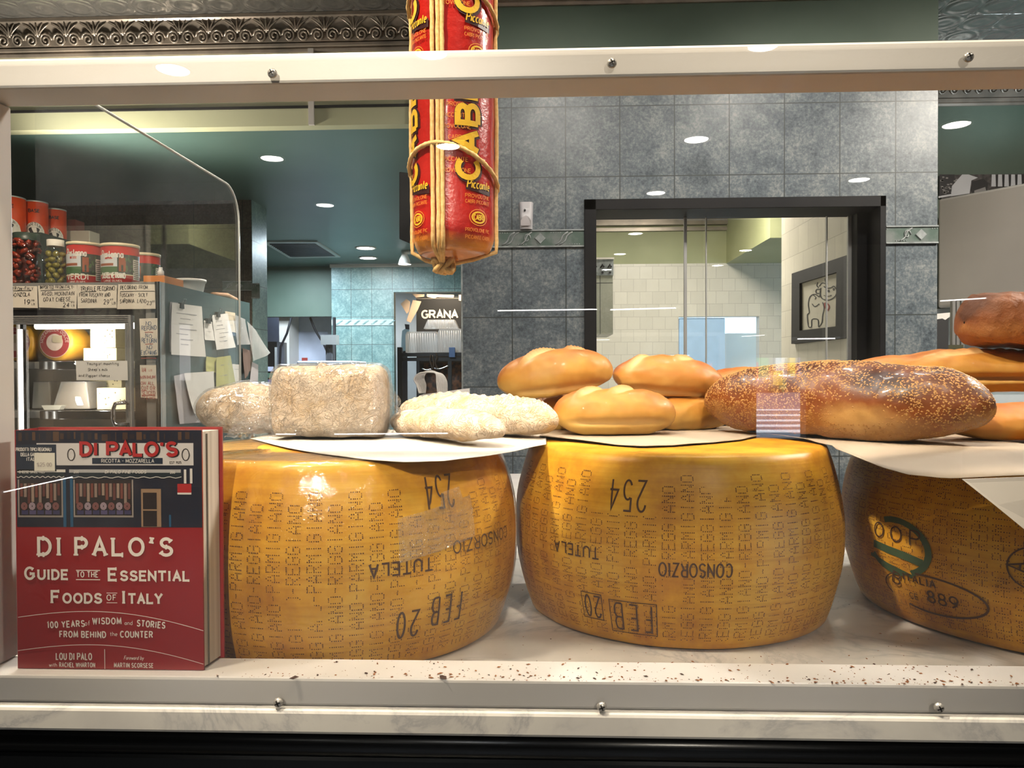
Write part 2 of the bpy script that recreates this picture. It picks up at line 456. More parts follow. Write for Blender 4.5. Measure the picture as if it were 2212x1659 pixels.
# ------------------------------------------------------------------ pen strokes of the letters (on a 4 x 6 field)
def _g(w, d):
    out = []
    for seg in d.split('|'):
        if seg.startswith('e'):
            cx, cy, rx, ry, a0, a1 = map(float, seg[1:].split(','))
            n = max(4, int(abs(a1 - a0) / 20)); full = abs(a1 - a0) >= 359
            out.append(([(cx + rx * cos(radians(a0 + (a1 - a0) * i / n)), cy + ry * sin(radians(a0 + (a1 - a0) * i / n))) for i in range(n if full else n + 1)], full))
        else:
            P = [tuple(map(float, p.split(','))) for p in seg.split()]; Q = [P[0]]
            for a, b in zip(P, P[1:]):
                for i in (1, 2, 3): Q.append((a[0] + (b[0] - a[0]) * i / 3, a[1] + (b[1] - a[1]) * i / 3))
            out.append((Q, False))
    return (w, out)
GLYPH = {k: _g(w, d) for k, (w, d) in {
 'A': (4, '0,0 2,6 4,0|.75,2 3.25,2'), 'B': (3.8, '0,0 0,6 2.2,6|e2.2,4.6,1.4,1.4,90,-90|0,3.2 2.2,3.2|e2.2,1.6,1.6,1.6,90,-90|2.2,0 0,0'),
 'C': (4, 'e2.2,3,2.2,3,45,315'), 'D': (4, '0,0 0,6 1.6,6|e1.6,3,2.4,3,90,-90|1.6,0 0,0'), 'E': (3.4, '3.4,6 0,6 0,0 3.4,0|0,3.1 2.8,3.1'),
 'F': (3.3, '3.3,6 0,6 0,0|0,3.1 2.7,3.1'), 'G': (4.2, 'e2.2,3,2.2,3,48,330|4.1,1.4 4.1,2.8 2.5,2.8'), 'H': (4, '0,0 0,6|4,0 4,6|0,3 4,3'), 'I': (.8, '.4,0 .4,6'),
 'J': (2.8, '2.6,6 2.6,1.5|e1.3,1.5,1.3,1.5,0,-180'), 'K': (3.9, '0,0 0,6|3.6,6 0,2.4|1.3,3.6 3.8,0'), 'L': (3.2, '0,6 0,0 3.2,0'), 'M': (4.8, '0,0 .3,6 2.4,1.2 4.5,6 4.8,0'),
 'N': (4, '0,0 0,6 4,0 4,6'), 'O': (4.6, 'e2.3,3,2.3,3,0,360'), 'P': (3.7, '0,0 0,6 2.1,6|e2.1,4.4,1.6,1.6,90,-90|2.1,2.8 0,2.8'), 'Q': (4.6, 'e2.3,3,2.3,3,0,360|2.8,1.4 4.4,-.4'),
 'R': (3.9, '0,0 0,6 2.1,6|e2.1,4.5,1.5,1.5,90,-90|2.1,3 0,3|1.9,3 3.8,0'), 'S': (3.8, 'e1.95,4.5,1.65,1.5,25,270|e1.95,1.5,1.85,1.5,90,-160'), 'T': (4, '0,6 4,6|2,6 2,0'),
 'U': (3.9, '0,6 0,2|e1.95,2,1.95,2,180,360|3.9,2 3.9,6'), 'V': (4, '0,6 2,0 4,6'), 'W': (5.4, '0,6 1.3,0 2.7,5 4.1,0 5.4,6'), 'X': (4, '0,0 4,6|0,6 4,0'), 'Y': (4, '0,6 2,3 4,6|2,3 2,0'), 'Z': (3.8, '0,6 3.8,6 0,0 3.8,0'),
 '0': (3.4, 'e1.7,3,1.7,3,0,360'), '1': (1.6, '.2,5 1.2,6 1.2,0'), '2': (3.4, 'e1.7,4.4,1.6,1.6,170,-30|3.1,3.6 0,0 3.4,0'), '3': (3.3, 'e1.6,4.5,1.5,1.5,160,-90|e1.6,1.6,1.7,1.6,90,-160'),
 '4': (3.6, '2.7,0 2.7,6 0,2 3.6,2'), '5': (3.4, '3.2,6 .4,6 .2,3.4|e1.6,1.9,1.7,1.9,130,-150'), '6': (3.4, 'e1.7,1.8,1.7,1.8,0,360|.1,2.2 .8,4.6 2.6,6'), '7': (3.4, '0,6 3.4,6 1.2,0'),
 '8': (3.4, 'e1.7,4.5,1.4,1.5,0,360|e1.7,1.5,1.7,1.5,0,360'), '9': (3.4, 'e1.7,4.2,1.7,1.8,0,360|3.3,3.8 2.6,1.4 .8,0'), "'": (.9, '.5,6.2 .3,4.6'), '-': (2.2, '.2,3 2,3'), '.': (.8, '.3,0 .5,.4'), ',': (.8, '.5,.5 .2,-.9'),
 '/': (2.6, '0,0 2.6,6'), '&': (4, '4,0 .8,4.6 1.6,6 2.4,5 .2,1.6 1.2,0 2.4,.2 4,2.4'), '$': (3.6, 'e1.8,4.2,1.6,1.2,25,270|e1.8,1.8,1.7,1.2,90,-160|1.8,6.4 1.8,-.4'),
 'a': (3.1, 'e1.3,1.7,1.3,1.7,0,360|2.9,3.6 2.9,0'), 'b': (3, '0,6 0,0|e1.4,1.8,1.4,1.8,0,360'), 'c': (2.6, 'e1.4,1.8,1.4,1.8,50,310'), 'd': (3, 'e1.4,1.8,1.4,1.8,0,360|2.8,6 2.8,0'), 'e': (2.9, '.1,1.9 2.7,1.9|e1.4,1.8,1.4,1.8,0,310'),
 'f': (2, 'e1.8,4.8,1,1.2,90,180|.8,4.8 .8,0|0,3.4 1.8,3.4'), 'g': (3, 'e1.4,1.8,1.4,1.8,0,360|2.8,3.6 2.8,-1|e1.4,-1,1.4,1.1,0,-150'), 'h': (2.8, '0,6 0,0|e1.3,2.2,1.3,1.4,180,0|2.6,2.2 2.6,0'), 'i': (.6, '.3,0 .3,3.6|.3,4.8 .3,5.2'), 'l': (.6, '.3,0 .3,6'),
 'm': (4.6, '0,3.6 0,0|e1.1,2.4,1.1,1.2,180,0|2.2,2.4 2.2,0|e3.3,2.4,1.1,1.2,180,0|4.4,2.4 4.4,0'), 'n': (2.8, '0,3.6 0,0|e1.3,2.2,1.3,1.4,180,0|2.6,2.2 2.6,0'), 'o': (2.9, 'e1.4,1.8,1.4,1.8,0,360'), 'p': (3, '0,3.6 0,-2|e1.4,1.8,1.4,1.8,0,360'), 'r': (1.9, '0,3.6 0,0|e1.2,2.2,1.2,1.4,180,60'),
 's': (2.6, 'e1.3,2.7,1.1,.9,30,270|e1.3,.9,1.2,.9,90,-160'), 't': (2, '.9,5.4 .9,.6 1.6,0|0,3.6 1.8,3.6'), 'u': (2.8, '0,3.6 0,1.4|e1.3,1.4,1.3,1.4,180,360|2.6,3.6 2.6,0'), 'v': (2.8, '0,3.6 1.4,0 2.8,3.6'), 'w': (4, '0,3.6 1,0 2,3 3,0 4,3.6'), 'y': (2.8, '0,3.6 1.4,.2|2.8,3.6 .8,-2'), 'k': (2.6, '0,6 0,0|2.4,3.6 0,1.6|.8,2.2 2.6,0'), 'x': (2.6, '0,0 2.6,3.6|0,3.6 2.6,0')}.items()}
DOTS = {'P': '11110 10001 10001 11110 10000 10000 10000', 'A': '00100 01010 01010 10001 11111 10001 10001', 'R': '11110 10001 10001 11110 10100 10010 10001', 'M': '10001 11011 10101 10101 10001 10001 10001', 'I': '00100 00100 00100 00100 00100 00100 00100',
        'G': '01110 10001 10000 10111 10001 10001 01110', 'N': '10001 11001 11001 10101 10011 10011 10001', 'O': '01110 10001 10001 10001 10001 10001 01110', 'E': '11111 10000 10000 11110 10000 10000 11111', '-': '00000 00000 00000 01110 00000 00000 00000'}

# ------------------------------------------------------------------ materials of the place
WHITE_PAINT = mat('white_gloss_paint', srgb(226, 220, 212), .35, var=(5, srgb(214, 206, 194), .3, .8), bump=(120, .12, .0006))
GREEN_PAINT = mat('green_wall_paint', srgb(96, 112, 98), .55, var=(2.2, srgb(80, 98, 84), .3, .75), space='Object')
OLIVE_PAINT = mat('olive_wall_paint', srgb(176, 178, 136), .55, var=(3, srgb(160, 164, 122), .3, .75))
TEAL_CEIL = mat('teal_ceiling_paint', srgb(92, 118, 110), .38, var=(1.5, srgb(80, 106, 98), .3, .75))
FASCIA = mat('pale_fascia_paint', srgb(206, 206, 170), .5, var=(2.5, srgb(190, 192, 154), .3, .75))
SLATE = slate_tile('slate_tile', srgb(100, 110, 117), srgb(58, 68, 76), srgb(150, 154, 152), x0=-.107, z0=1.608)
SLATE_DARK = slate_tile('slate_tile_dark', srgb(100, 92, 84), srgb(74, 68, 64), srgb(124, 116, 106), w=.3, h=.36, x0=-3, z0=1.56)
SLATE_TEAL = slate_tile('slate_tile_teal', srgb(112, 140, 136), srgb(84, 112, 112), srgb(150, 172, 164), w=.2, h=.265, x0=-2.02, z0=1.41)
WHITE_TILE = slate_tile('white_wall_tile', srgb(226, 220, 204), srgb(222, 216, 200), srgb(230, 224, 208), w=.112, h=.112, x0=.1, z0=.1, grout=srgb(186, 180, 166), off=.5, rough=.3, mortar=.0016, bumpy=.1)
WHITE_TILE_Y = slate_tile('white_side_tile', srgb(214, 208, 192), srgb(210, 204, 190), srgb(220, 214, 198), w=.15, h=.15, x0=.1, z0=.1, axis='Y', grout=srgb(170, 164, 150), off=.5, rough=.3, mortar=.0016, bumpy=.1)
TIN = tin_pressed('pressed_tin', srgb(160, 158, 152))
TIN_PLAIN = mat('tin_moulding', srgb(176, 162, 146), .3, .4, var=(9, srgb(120, 114, 104), .3, .8))
FLOORM = slate_tile('floor_tile', srgb(120, 112, 102), srgb(100, 94, 86), srgb(140, 130, 118), w=.3, h=50, grout=srgb(70, 66, 60))
DARKWALL = mat('shop_wall_paint', srgb(110, 100, 88), .6)
ALU = mat('aluminium', srgb(190, 190, 188), .35, .45)
STEEL = mat('stainless_steel', srgb(200, 198, 194), .25, .6, var=(6, srgb(180, 178, 174), .3, .8))
CHROME = mat('chrome', srgb(220, 220, 222), .12, 1.0)
BLACK = mat('black_paint', srgb(14, 14, 18), .55, spec=.25)
BLACKM = mat('matt_black', srgb(16, 14, 14), .7)
NEARBLACK = mat('black_steel', srgb(22, 24, 26), .22, .4)
BULB = mat('lamp_diffuser', (1.0, .95, .86), .5, emit=55)
TUBE = mat('fluorescent_tube', (1.0, .97, .95), .5, emit=11)
PAPERW = mat('white_paper', srgb(236, 232, 226), .6, var=(8, srgb(226, 222, 216), .3, .8), bump=(30, .15, .002))
GLASS = clear('clear_glass', (.985, .995, .99), .05)
INK = mat('black_ink', srgb(34, 32, 36), .6)
INKBLUE = mat('blue_marker', srgb(58, 84, 120), .6)
INKRED = mat('red_marker', srgb(176, 60, 52), .6)

# ------------------------------------------------------------------ shell
struct(MB().box(-6, 5, -8.2, 10, -.1, 0, FLOORM), 'floor')
MBc = MB(); MBc.box(-6, 5, -8.2, 4.05, CEIL, CEIL + .08, TIN); struct(MBc, 'ceiling')
struct(MB().box(-6, -.25, 3.3, 10.0, SOF, SOF + .1, TEAL_CEIL), 'ceiling_soffit')
MBf = MB(); MBf.box(-6, -.25, 3.24, 3.3, SOF, CEIL, FASCIA); struct(MBf, 'wall_fascia')
m = MB(); p = proj((-1.0, 3.24, 2.6))
cx = U(674, 250, 3.24).x
struct(MB().box(cx - .012, cx + .012, 3.226, 3.24, SOF, 2.77, WHITE_PAINT), 'trim_1')
# thin dark strip across the fascia
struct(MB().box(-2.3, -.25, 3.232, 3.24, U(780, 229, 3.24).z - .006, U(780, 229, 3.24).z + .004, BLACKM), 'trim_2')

# dark tiled wall left, its pale end
wx = U(543, 500, 4.6).x
m = MB(); m.box(-6, wx, 4.6, 4.85, 0, SOF, SLATE_DARK); struct(m, 'wall_left')
m = MB(); m.box(wx, wx + .004, 4.6, 4.85, 0, SOF, SLATE_TEAL); struct(m, 'trim_3')

def frieze(mb, x0, x1, y, z0, z1, ph=.2, s=1):
    """Relief border tile: rails, diagonal ribbons, diamonds and beads."""
    A = FRZ; mb.box(x0, x1, y - .006, y, z0, z1, FRZB)
    h = z1 - z0
    mb.box(x0, x1, y - .011, y - .006, z0, z0 + h * .08, A); mb.box(x0, x1, y - .011, y - .006, z1 - h * .08, z1, A)
    k = math.floor(x0 / ph)
    while k * ph < x1:
        a = k * ph
        def Pp(u, v): return (a + u * ph, y - .008, z0 + v * h)
        for u0, u1 in ((.28, .52), (.36, .60), (.62, .84)):
            pts = [Pp(u0 + (u1 - u0) * (t + .12 * sin(2 * pi * t)), .14 + .72 * t) for t in [i / 8 for i in range(9)]]
            if all(x0 < q[0] < x1 for q in pts): mb.tube(pts, h * .045, A, 5)
        d = [Pp(0, .2), Pp(.1, .5), Pp(0, .8), Pp(-.1, .5)]
        if all(x0 <= q[0] <= x1 for q in d): mb.prism([(q[0], y - .006, q[2]) for q in d], (0, -.005, 0), A)
        for i in range(5):
            for v, u in ((.83, .2 + i * .045), (.17, .55 + i * .045)):
                q = Pp(u, v)
                if x0 < q[0] < x1: mb.lathe([(h * .03, 0), (h * .03, .003)], 6, A, Matrix.Translation((q[0], y - .006, q[2])) @ Matrix.Rotation(radians(90), 4, 'X'))
        sp = [Pp(.75 + .07 * cos(t) * (1 - t / 9), .5 + .3 * sin(t) * (1 - t / 9)) for t in [i * .7 for i in range(10)]]
        if all(x0 < q[0] < x1 for q in sp): mb.tube(sp, h * .035, A, 5)
        k += 1
FRZ = mat('frieze_relief_glaze', srgb(176, 182, 182), .25, var=(30, srgb(126, 132, 132), .3, .7))
FRZB = mat('frieze_ground_glaze', srgb(84, 102, 94), .3, var=(14, srgb(122, 128, 126), .4, .6))

# middle tiled wall with the kitchen window opening
WY = 2.9
mx0, mx1 = U(1000, 700, WY).x, U(2025, 500, WY).x
ox0, ox1 = U(1262, 600, WY).x, U(1911, 600, WY).x
oz1 = U(1580, 428, WY).z
oz0 = 1.18
zt = 2.56
fz0, fz1 = U(1150, 535, WY).z, U(1150, 497, WY).z
m = MB()
for a, b, c, d in ((mx0, ox0, 0, zt), (ox1, mx1, 0, zt), (ox0, ox1, oz1, zt), (ox0, ox1, 0, oz0)): m.box(a, b, WY, WY + .19, c, d, SLATE)
m.box(mx0, mx1, WY, WY + .19, zt, CEIL, GREEN_PAINT)
frieze(m, mx0 + .0, ox0 - .001, WY, fz0, fz1); frieze(m, ox1 + .001, mx1, WY, fz0, fz1)
m.box(mx0 - .006, mx0, WY - .004, WY + .19, 0, zt, FRZ)
struct(m, 'wall_back')
m = MB(); frieze(m, U(480, 617, 4.59).x, wx, 4.6, U(520, 628, 4.59).z, U(520, 607, 4.59).z, .26)
frieze(m, wx, wx + .05, 4.6, U(520, 645, 4.59).z, U(520, 612, 4.59).z, .26); struct(m, 'trim_4')

# kitchen window: black casing, sliding panes, aluminium rails
w = tag(thing('window_1', (0.7, WY, oz0), None, None), kind='structure')
m = MB(); t = .045
m.box(ox0, ox0 + t, WY - .012, WY + .18, oz0, oz1, BLACK); m.box(ox1 - .022, ox1, WY - .012, WY + .18, oz0, oz1, BLACK)
m.box(ox0, ox1, WY - .012, WY + .18, oz1 - .04, oz1, BLACK); m.box(ox0, ox1, WY - .012, WY + .18, oz0, oz0 + .03, BLACK)
m.box(ox1 - .06, ox1 - .022, WY + .1, WY + .18, oz0, oz1 - .04, BLACK)
part(m, 'casing', w, .002)
gy = WY + .16
for k, (pa, pb) in enumerate(((1284, 1482), (1478, 1844))):
    m = MB(); m.box(U(pa, 600, gy).x, U(pb, 600, gy).x, gy + .012 * k, gy + .012 * k + .005, oz0 + .03, oz1 - .045, GLASS); part(m, 'pane', w)
for px, wd in ((1480, .011), (1525, .004), (1785, .004), (1834, .014)):
    x = U(px, 600, gy).x; m = MB(); m.box(x - wd / 2, x + wd / 2, gy - .008, gy + .004, oz0 + .03, oz1 - .04, ALU); part(m, 'sash_rail', w)

# white kitchen behind the window
ky = 6.9
m = MB(); zt2 = U(1400, 570, ky).z
ka0, ka1, kaz = U(1466, 700, ky).x, U(1640, 700, ky).x, U(1550, 684, ky).z
m.box(-.2, ka0, ky, ky + .1, 0, zt2, WHITE_TILE); m.box(ka1, 5, ky, ky + .1, 0, zt2, WHITE_TILE); m.box(ka0, ka1, ky, ky + .1, kaz, zt2, WHITE_TILE)
m.box(-.2, 5, ky, ky + .1, zt2, CEIL, OLIVE_PAINT)
zc = U(1400, 500, ky).z
m.box(-.2, 5, ky - .03, ky, zc, zc + .03, TIN_PLAIN); m.box(-.2, 5, ky - .05, ky, zc + .05, zc + .2, TIN_PLAIN)
struct(m, 'wall_kitchen')
struct(MB().box(-.3, 5, 4.051, 9.6, CEIL, CEIL + .06, TIN), 'ceiling_kitchen')
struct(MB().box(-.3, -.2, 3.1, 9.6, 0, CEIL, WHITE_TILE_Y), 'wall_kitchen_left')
sx = 1.42
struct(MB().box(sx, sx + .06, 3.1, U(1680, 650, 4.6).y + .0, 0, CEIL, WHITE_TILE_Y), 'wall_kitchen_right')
bx = U(1630, 500, 6.0).x
struct(MB().box(bx, 4.9, 5.6, ky, 2.36, CEIL, OLIVE_PAINT), 'beam_kitchen')
# tiled pier with a border strip, left in the kitchen
m = MB(); py_ = 5.2
pz0, pz1 = U(1300, 722, py_).z, U(1300, 558, py_).z; px1 = U(1324, 650, py_).x
KT = slate_tile('pale_kitchen_tile', srgb(186, 188, 172), srgb(172, 176, 162), srgb(198, 200, 186), w=.3, h=.4, x0=-2, z0=0)
m.box(-.2, px1, py_, py_ + .5, pz0, pz1, KT); zb_ = U(1300, 595, py_).z
m.box(-.2, px1 + .004, py_ - .006, py_ + .5, zb_, pz1, FRZ); m.box(-.2, px1 + .008, py_ - .012, py_ + .5, pz1 - .008, pz1 + .004, WHITE_PAINT)
for i in range(5):
    xx = px1 - .02 - i * .05
    m.tube([(xx - .015, py_ - .008, zb_ + .05), (xx, py_ - .01, zb_ + .075), (xx + .012, py_ - .008, zb_ + .055)], .004, INK, 5)
    m.prism([(xx, py_ - .007, zb_ + .01), (xx + .01, py_ - .007, zb_ + .018), (xx, py_ - .007, zb_ + .026), (xx - .01, py_ - .007, zb_ + .018)], (0, -.002, 0), INK)
struct(m, 'pillar_kitchen')
# blue lit room beyond the kitchen doorway
m = MB(); m.box(.4, 5, 9.4, 9.5, 0, CEIL, WHITE_PAINT); struct(m, 'wall_store')
dr = tag(thing('door_1', (U(1515, 700, ky).x, ky + .03, 0), None, None), kind='structure')
m = MB(); m.box(ka0 + .01, U(1566, 700, ky + .03).x, ky + .03, ky + .07, .01, kaz - .01, mat('door_blue_light_tint', srgb(186, 218, 248), .4)); part(m, 'door_leaf', dr, .003)  # blue of the light on the leaf is put into its colour
m = MB(); m.box(U(1566, 700, 7.6).x, U(1640, 700, 7.6).x + .3, 7.6, 7.65, 0, U(1600, 720, 7.6).z, WHITE_PAINT); struct(m, 'wall_store_half')

# wall behind the right-hand counters
RY = 3.93
m = MB(); m.box(mx1 - .0, 5, RY, RY + .1, 0, CEIL, GREEN_PAINT); struct(m, 'wall_right_rear')

# far room: green wall, tiled wall with a doorway, white top trim
FY = 7.49
gx0, gx1 = U(540, 620, FY).x, U(725, 620, FY).x
dx0 = U(857, 700, FY).x; dz1 = U(900, 634, FY).z
m = MB(); m.box(-6, gx1, FY, FY + .1, U(620, 684, FY).z, SOF, GREEN_PAINT); struct(m, 'wall_far_left')
m = MB(); m.box(gx1, dx0, FY - .15, FY - .05, 0, SOF - .03, SLATE_TEAL); m.box(dx0, -.3, FY - .15, FY - .05, dz1, SOF - .03, SLATE_TEAL)
FRZ2 = mat('frieze_far_glaze', srgb(176, 190, 186), .25)
za, zb = U(790, 703, FY - .15).z, U(790, 690, FY - .15).z
m.box(gx1, dx0, FY - .158, FY - .15, za, zb, FRZ2)
for i in range(7):
    x = gx1 + .04 + i * .085
    m.prism([(x, FY - .158, za + .01), (x + .02, FY - .158, za + .01), (x + .07, FY - .158, zb - .01), (x + .05, FY - .158, zb - .01)], (0, -.004, 0), SLATE_TEAL)
m.box(gx1 - .01, -.3, FY - .17, FY - .15, SOF - .035, SOF - .005, WHITE_PAINT)
struct(m, 'wall_far')
m = MB(); m.box(-6, -.3, 9.6, 9.7, 0, SOF, WHITE_PAINT); struct(m, 'wall_far_room')
m = MB(); m.box(-6, -5.9, 3.3, 9.7, 0, SOF, GREEN_PAINT); struct(m, 'wall_far_side')
m = MB(); m.box(dx0 - 1.2, dx0 - 1.1, FY + .1, 9.6, 0, SOF, WHITE_PAINT); struct(m, 'wall_far_partition')

# crown mouldings of pressed tin with scrolls
def crown(name, x0, x1, y, zb, zt, out, motif=True):
    m = MB(); h = zt - zb
    prof = [(0, 0), (-.010, 0), (-.014, .010), (-.010, .018), (-.018, .022), (-.020, .032), (-.012, .036), (-.02, .04), (-out * .55, .55 * h + .01), (-out, h - .02), (-out - .008, h - .014), (-out - .008, h), (0, h)]
    m.prism([(x0, y + a, zb + b) for a, b in prof], (x1 - x0, 0, 0), TIN_PLAIN)
    if motif:
        def S(u, v):     # v 0..1 up the sloping face
            z = .04 + (h - .06) * v
            yy = -.02 + (-out + .02) * v
            return (u, y + yy - .004, zb + z)
        k = .123; x = x0 + .06
        while x < x1 - .05:
            for sg in (-1, 1):
                sp = []
                for i in range(17):
                    t = i / 16 * 3.6 * pi; r = .028 * (1 - i / 20)
                    sp.append(S(x + sg * (.031 + r * cos(t)), .25 + r * sin(t) / (h - .06)))
                m.tube(sp, .005, TIN_PLAIN, 5)
                m.tube([S(x + sg * (.006 + .05 * t ** 1.5), .45 + .5 * t) for t in [j / 6 for j in range(7)]], lambda q: .006 * (1 - q * .7), TIN_PLAIN, 5)
                m.tube([S(x + sg * (.004 + .024 * t ** 1.6), .45 + .52 * t) for t in [j / 6 for j in range(7)]], lambda q: .006 * (1 - q * .7), TIN_PLAIN, 5)
            m.tube([S(x, .38), S(x, .97)], lambda q: .007 * (1 - q * .6), TIN_PLAIN, 5)
            x += k
    struct(m, name)
crown('trim_5', -6, mx0 - .01, 3.24, U(500, 117, 3.24).z, CEIL - .001, .045)
crown('trim_6', mx0, mx1, WY, U(1400, 9, WY).z, CEIL - .001, .03, False)
crown('trim_7', mx1 + .001, 5, RY, U(2120, 229, RY).z, CEIL - .001, .07)

# shop in front of the counter (seen mirrored in the display pane): walls, two doorways to the street
SY = -8.0; VY = 2 * .655 - SY
a0, a1 = U(1634, 860, VY).x, U(1741, 860, VY).x; az0, az1 = U(1690, 948, VY).z, U(1690, 772, VY).z
b0, b1 = U(371, 760, VY).x, U(411, 760, VY).x; bz0, bz1 = U(391, 822, VY).z, U(391, 700, VY).z
m = MB()
m.box(-6, b0, SY - .2, SY, 0, CEIL, DARKWALL); m.box(b1, a0, SY - .2, SY, 0, CEIL, DARKWALL); m.box(a1, 5, SY - .2, SY, 0, CEIL, DARKWALL)
m.box(b0, b1, SY - .2, SY, 0, bz0, DARKWALL); m.box(b0, b1, SY - .2, SY, bz1, CEIL, DARKWALL)
m.box(a0, a1, SY - .2, SY, 0, az0, DARKWALL); m.box(a0, a1, SY - .2, SY, az1, CEIL, DARKWALL)
struct(m, 'wall_street_side')
struct(MB().box(-6.1, -6, -8.2, 3.3, 0, CEIL, DARKWALL), 'wall_shop_left')
struct(MB().box(5, 5.1, -8.2, 4.0, 0, CEIL, DARKWALL), 'wall_shop_right')
# street with a crossing and shop fronts across it
ASPH = mat('asphalt', srgb(120, 122, 130), .9, var=(3, srgb(104, 106, 114), .3, .7)); ZEB = mat('road_paint', srgb(240, 240, 240), .8)
m = MB(); m.box(-60, 60, -60, -8.3, -.3, -.05, ASPH)
for y in (-17.5, -19.4, -21.6, -24.4, -28): m.box(-8, 18, y - .45, y + .35, -.05, -.04, ZEB)
struct(m, 'street')
m = MB(); rs = random.Random(4)
m.box(-60, 60, -56, -54, -.05, 14, mat('far_facade', srgb(150, 140, 136), .8))
cols_ = [srgb(200, 60, 60), srgb(230, 190, 60), srgb(90, 150, 90), srgb(220, 220, 225), srgb(120, 90, 160), srgb(230, 120, 60)]
for i in range(90):
    x = 2 + rs.random() * 34; z = rs.random() * 2.6; y = -53.5 + rs.random() * 3
    m.box(x, x + .3 + rs.random() * 1.2, y - .5, y, -.04 + z * .5, z + .4, mat('stall_colour_%d' % (i % 6), cols_[i % 6], .7))
struct(m, 'building_front')

# ceiling spotlights of the shop
def spotlight(x, y, z, label, r=.075):
    t = thing('ceiling_spotlight', (x, y, z), label, 'ceiling light', 'recessed spotlights of the shop ceiling')
    m = MB(); m.lathe([(r + .018, 0), (r + .018, -.006), (r + .004, -.008), (r, -.002), (r, 0)], 28, WHITE_PAINT, Matrix.Translation((x, y, z)), caps=False); part(m, 'trim_ring', t)
    m = MB(); m.lathe([(r, -.001), (r, -.004)], 28, BULB, Matrix.Translation((x, y, z)), smooth=False); part(m, 'diffuser', t)
    return t
WHERE = ['on the grey tiles above the kitchen window', 'at the top edge of the black window casing', 'as a glare on the white top rail', 'on the teal ceiling, nearest to the side screen', 'in the middle of the teal ceiling',
         'on the white top rail by its first screw', 'on the white top rail before the red provolone', 'on the red provolone under its cord loop', 'on the green wall beside the grey tiles', 'on the grey tiles over the far window corner']
for (x, y, p_, aim), wh in zip(SHOP_LIGHTS[:10], WHERE):
    spotlight(x, y, CEIL, 'recessed shop spotlight mirrored ' + wh)
for i, (x, y, p_, aim) in enumerate(SHOP_LIGHTS[10:]):
    spotlight(x, y, CEIL, 'round recessed spotlight in the tin ceiling, above the display counter')
lx = U(795, 555, 7.0)
tag(spotlight(U(795, 555, 6.95).x, 6.95, SOF, 'round white downlight in the teal ceiling before the far tiled wall', .07), group='downlights of the teal ceiling')
tag(spotlight(U(790, 540, 6.4).x, 6.4, SOF, 'round glowing disc for a bluish mirrored lamp in the teal ceiling beside the air vent', .07), group='downlights of the teal ceiling')  # disc put in to stand for a bluish lamp reflection
# fluorescent tubes of the opposite cases, mirrored as thin white dashes
def tube_lamp(pa, ya, pb, yb, Yv, label):
    A = U(pa, ya, Yv); B = U(pb, yb, Yv); yr = 2 * .655 - Yv
    A.y = yr; B.y = yr
    t = thing('tube_light', (A + B) / 2, label, 'tube light', 'tube lights of the cases opposite')
    m = MB(); m.cyl(A, B, .004, TUBE, 8); part(m, 'tube', t)
    m = MB(); d = (B - A).normalized()
    m.cyl(A - d * .03, A, .012, ALU, 8); part(m, 'end_cap', t); m = MB(); m.cyl(B, B + d * .03, .012, ALU, 8); part(m, 'end_cap', t)
    return t
for q, wh in (((596, 938, 640, 938), 'as a short dash before the bread block'), ((722, 938, 968, 936), 'as a long line along the white paper'), ((1075, 671, 1290, 668), 'as a line across the black window jamb'), ((1318, 669, 1460, 665), 'as a line on the white kitchen tiles'),
              ((2030, 650, 2130, 644), 'below the grey hood'), ((1722, 732, 1804, 731), 'at the foot of the framed cow'), ((8, 1063, 158, 1030), 'as a slanting streak across the book cover')):
    tube_lamp(*q, 5.0, 'thin white tube light mirrored ' + wh)

# ------------------------------------------------------------------ display counter
MZ = CAM.z - .2907          # marble top
PY = .655                   # outer face of the pane
FY0, FY1 = .66, .707        # wooden frame, front and back
H = .2042; WTOP = MZ + H    # cheese wheels
MARBLE = NT('white_marble')
_v = MARBLE.coords('World'); _n = MARBLE.noise(_v, 5, 8, .62, 1.6)
_w = MARBLE.math('ABSOLUTE', MARBLE.math('SUBTRACT', _n, .5))
MARBLE.base(MARBLE.mix(MARBLE.val(MARBLE.noise(_v, 14, 5), .4, .7), MARBLE.ramp(_w, [(0, srgb(188, 188, 188)), (.018, srgb(208, 206, 203)), (.06, srgb(222, 220, 214))]), srgb(208, 206, 202)))
MARBLE.b.inputs['Roughness'].default_value = .22
MARBLE = MARBLE.m
m = MB(); m.box(-2.2, 2.2, PY - .003, 1.36, MZ - .0215, MZ, MARBLE)
tag(m.build('marble_slab', bevel=.003), 'white veined marble counter slab carrying the cheese wheels', 'counter top')
c = thing('refrigerated_counter', (0, 1.0, 0), 'black steel counter body under the white marble slab', 'counter')
m = MB(); m.box(-2.2, 2.2, .70, 1.34, .12, MZ - .0215, NEARBLACK); part(m, 'body', c)
m = MB(); m.lathe([(.013, -2.2), (.013, 2.2)], 20, CHROME if False else NEARBLACK, Matrix.Translation((0, .672, MZ - .036)) @ Matrix.Rotation(radians(90), 4, 'Y')); part(m, 'edge_rail', c)
m = MB(); m.box(-2.2, 2.2, .674, .70, MZ - .052, MZ - .0215, BLACK); zl_ = U(1100, 1633, .664).z; m.box(-2.2, 2.2, .664, .70, zl_ - .0012, zl_ + .0004, ALU); part(m, 'trim_strip', c)
m = MB(); m.box(-2.2, 2.2, .662, .70, MZ - .30, zl_ - .0016, NEARBLACK); part(m, 'front_panel', c, .004)
m = MB(); m.box(-2.15, 2.15, .74, 1.3, 0, .12, BLACKM); part(m, 'plinth', c)

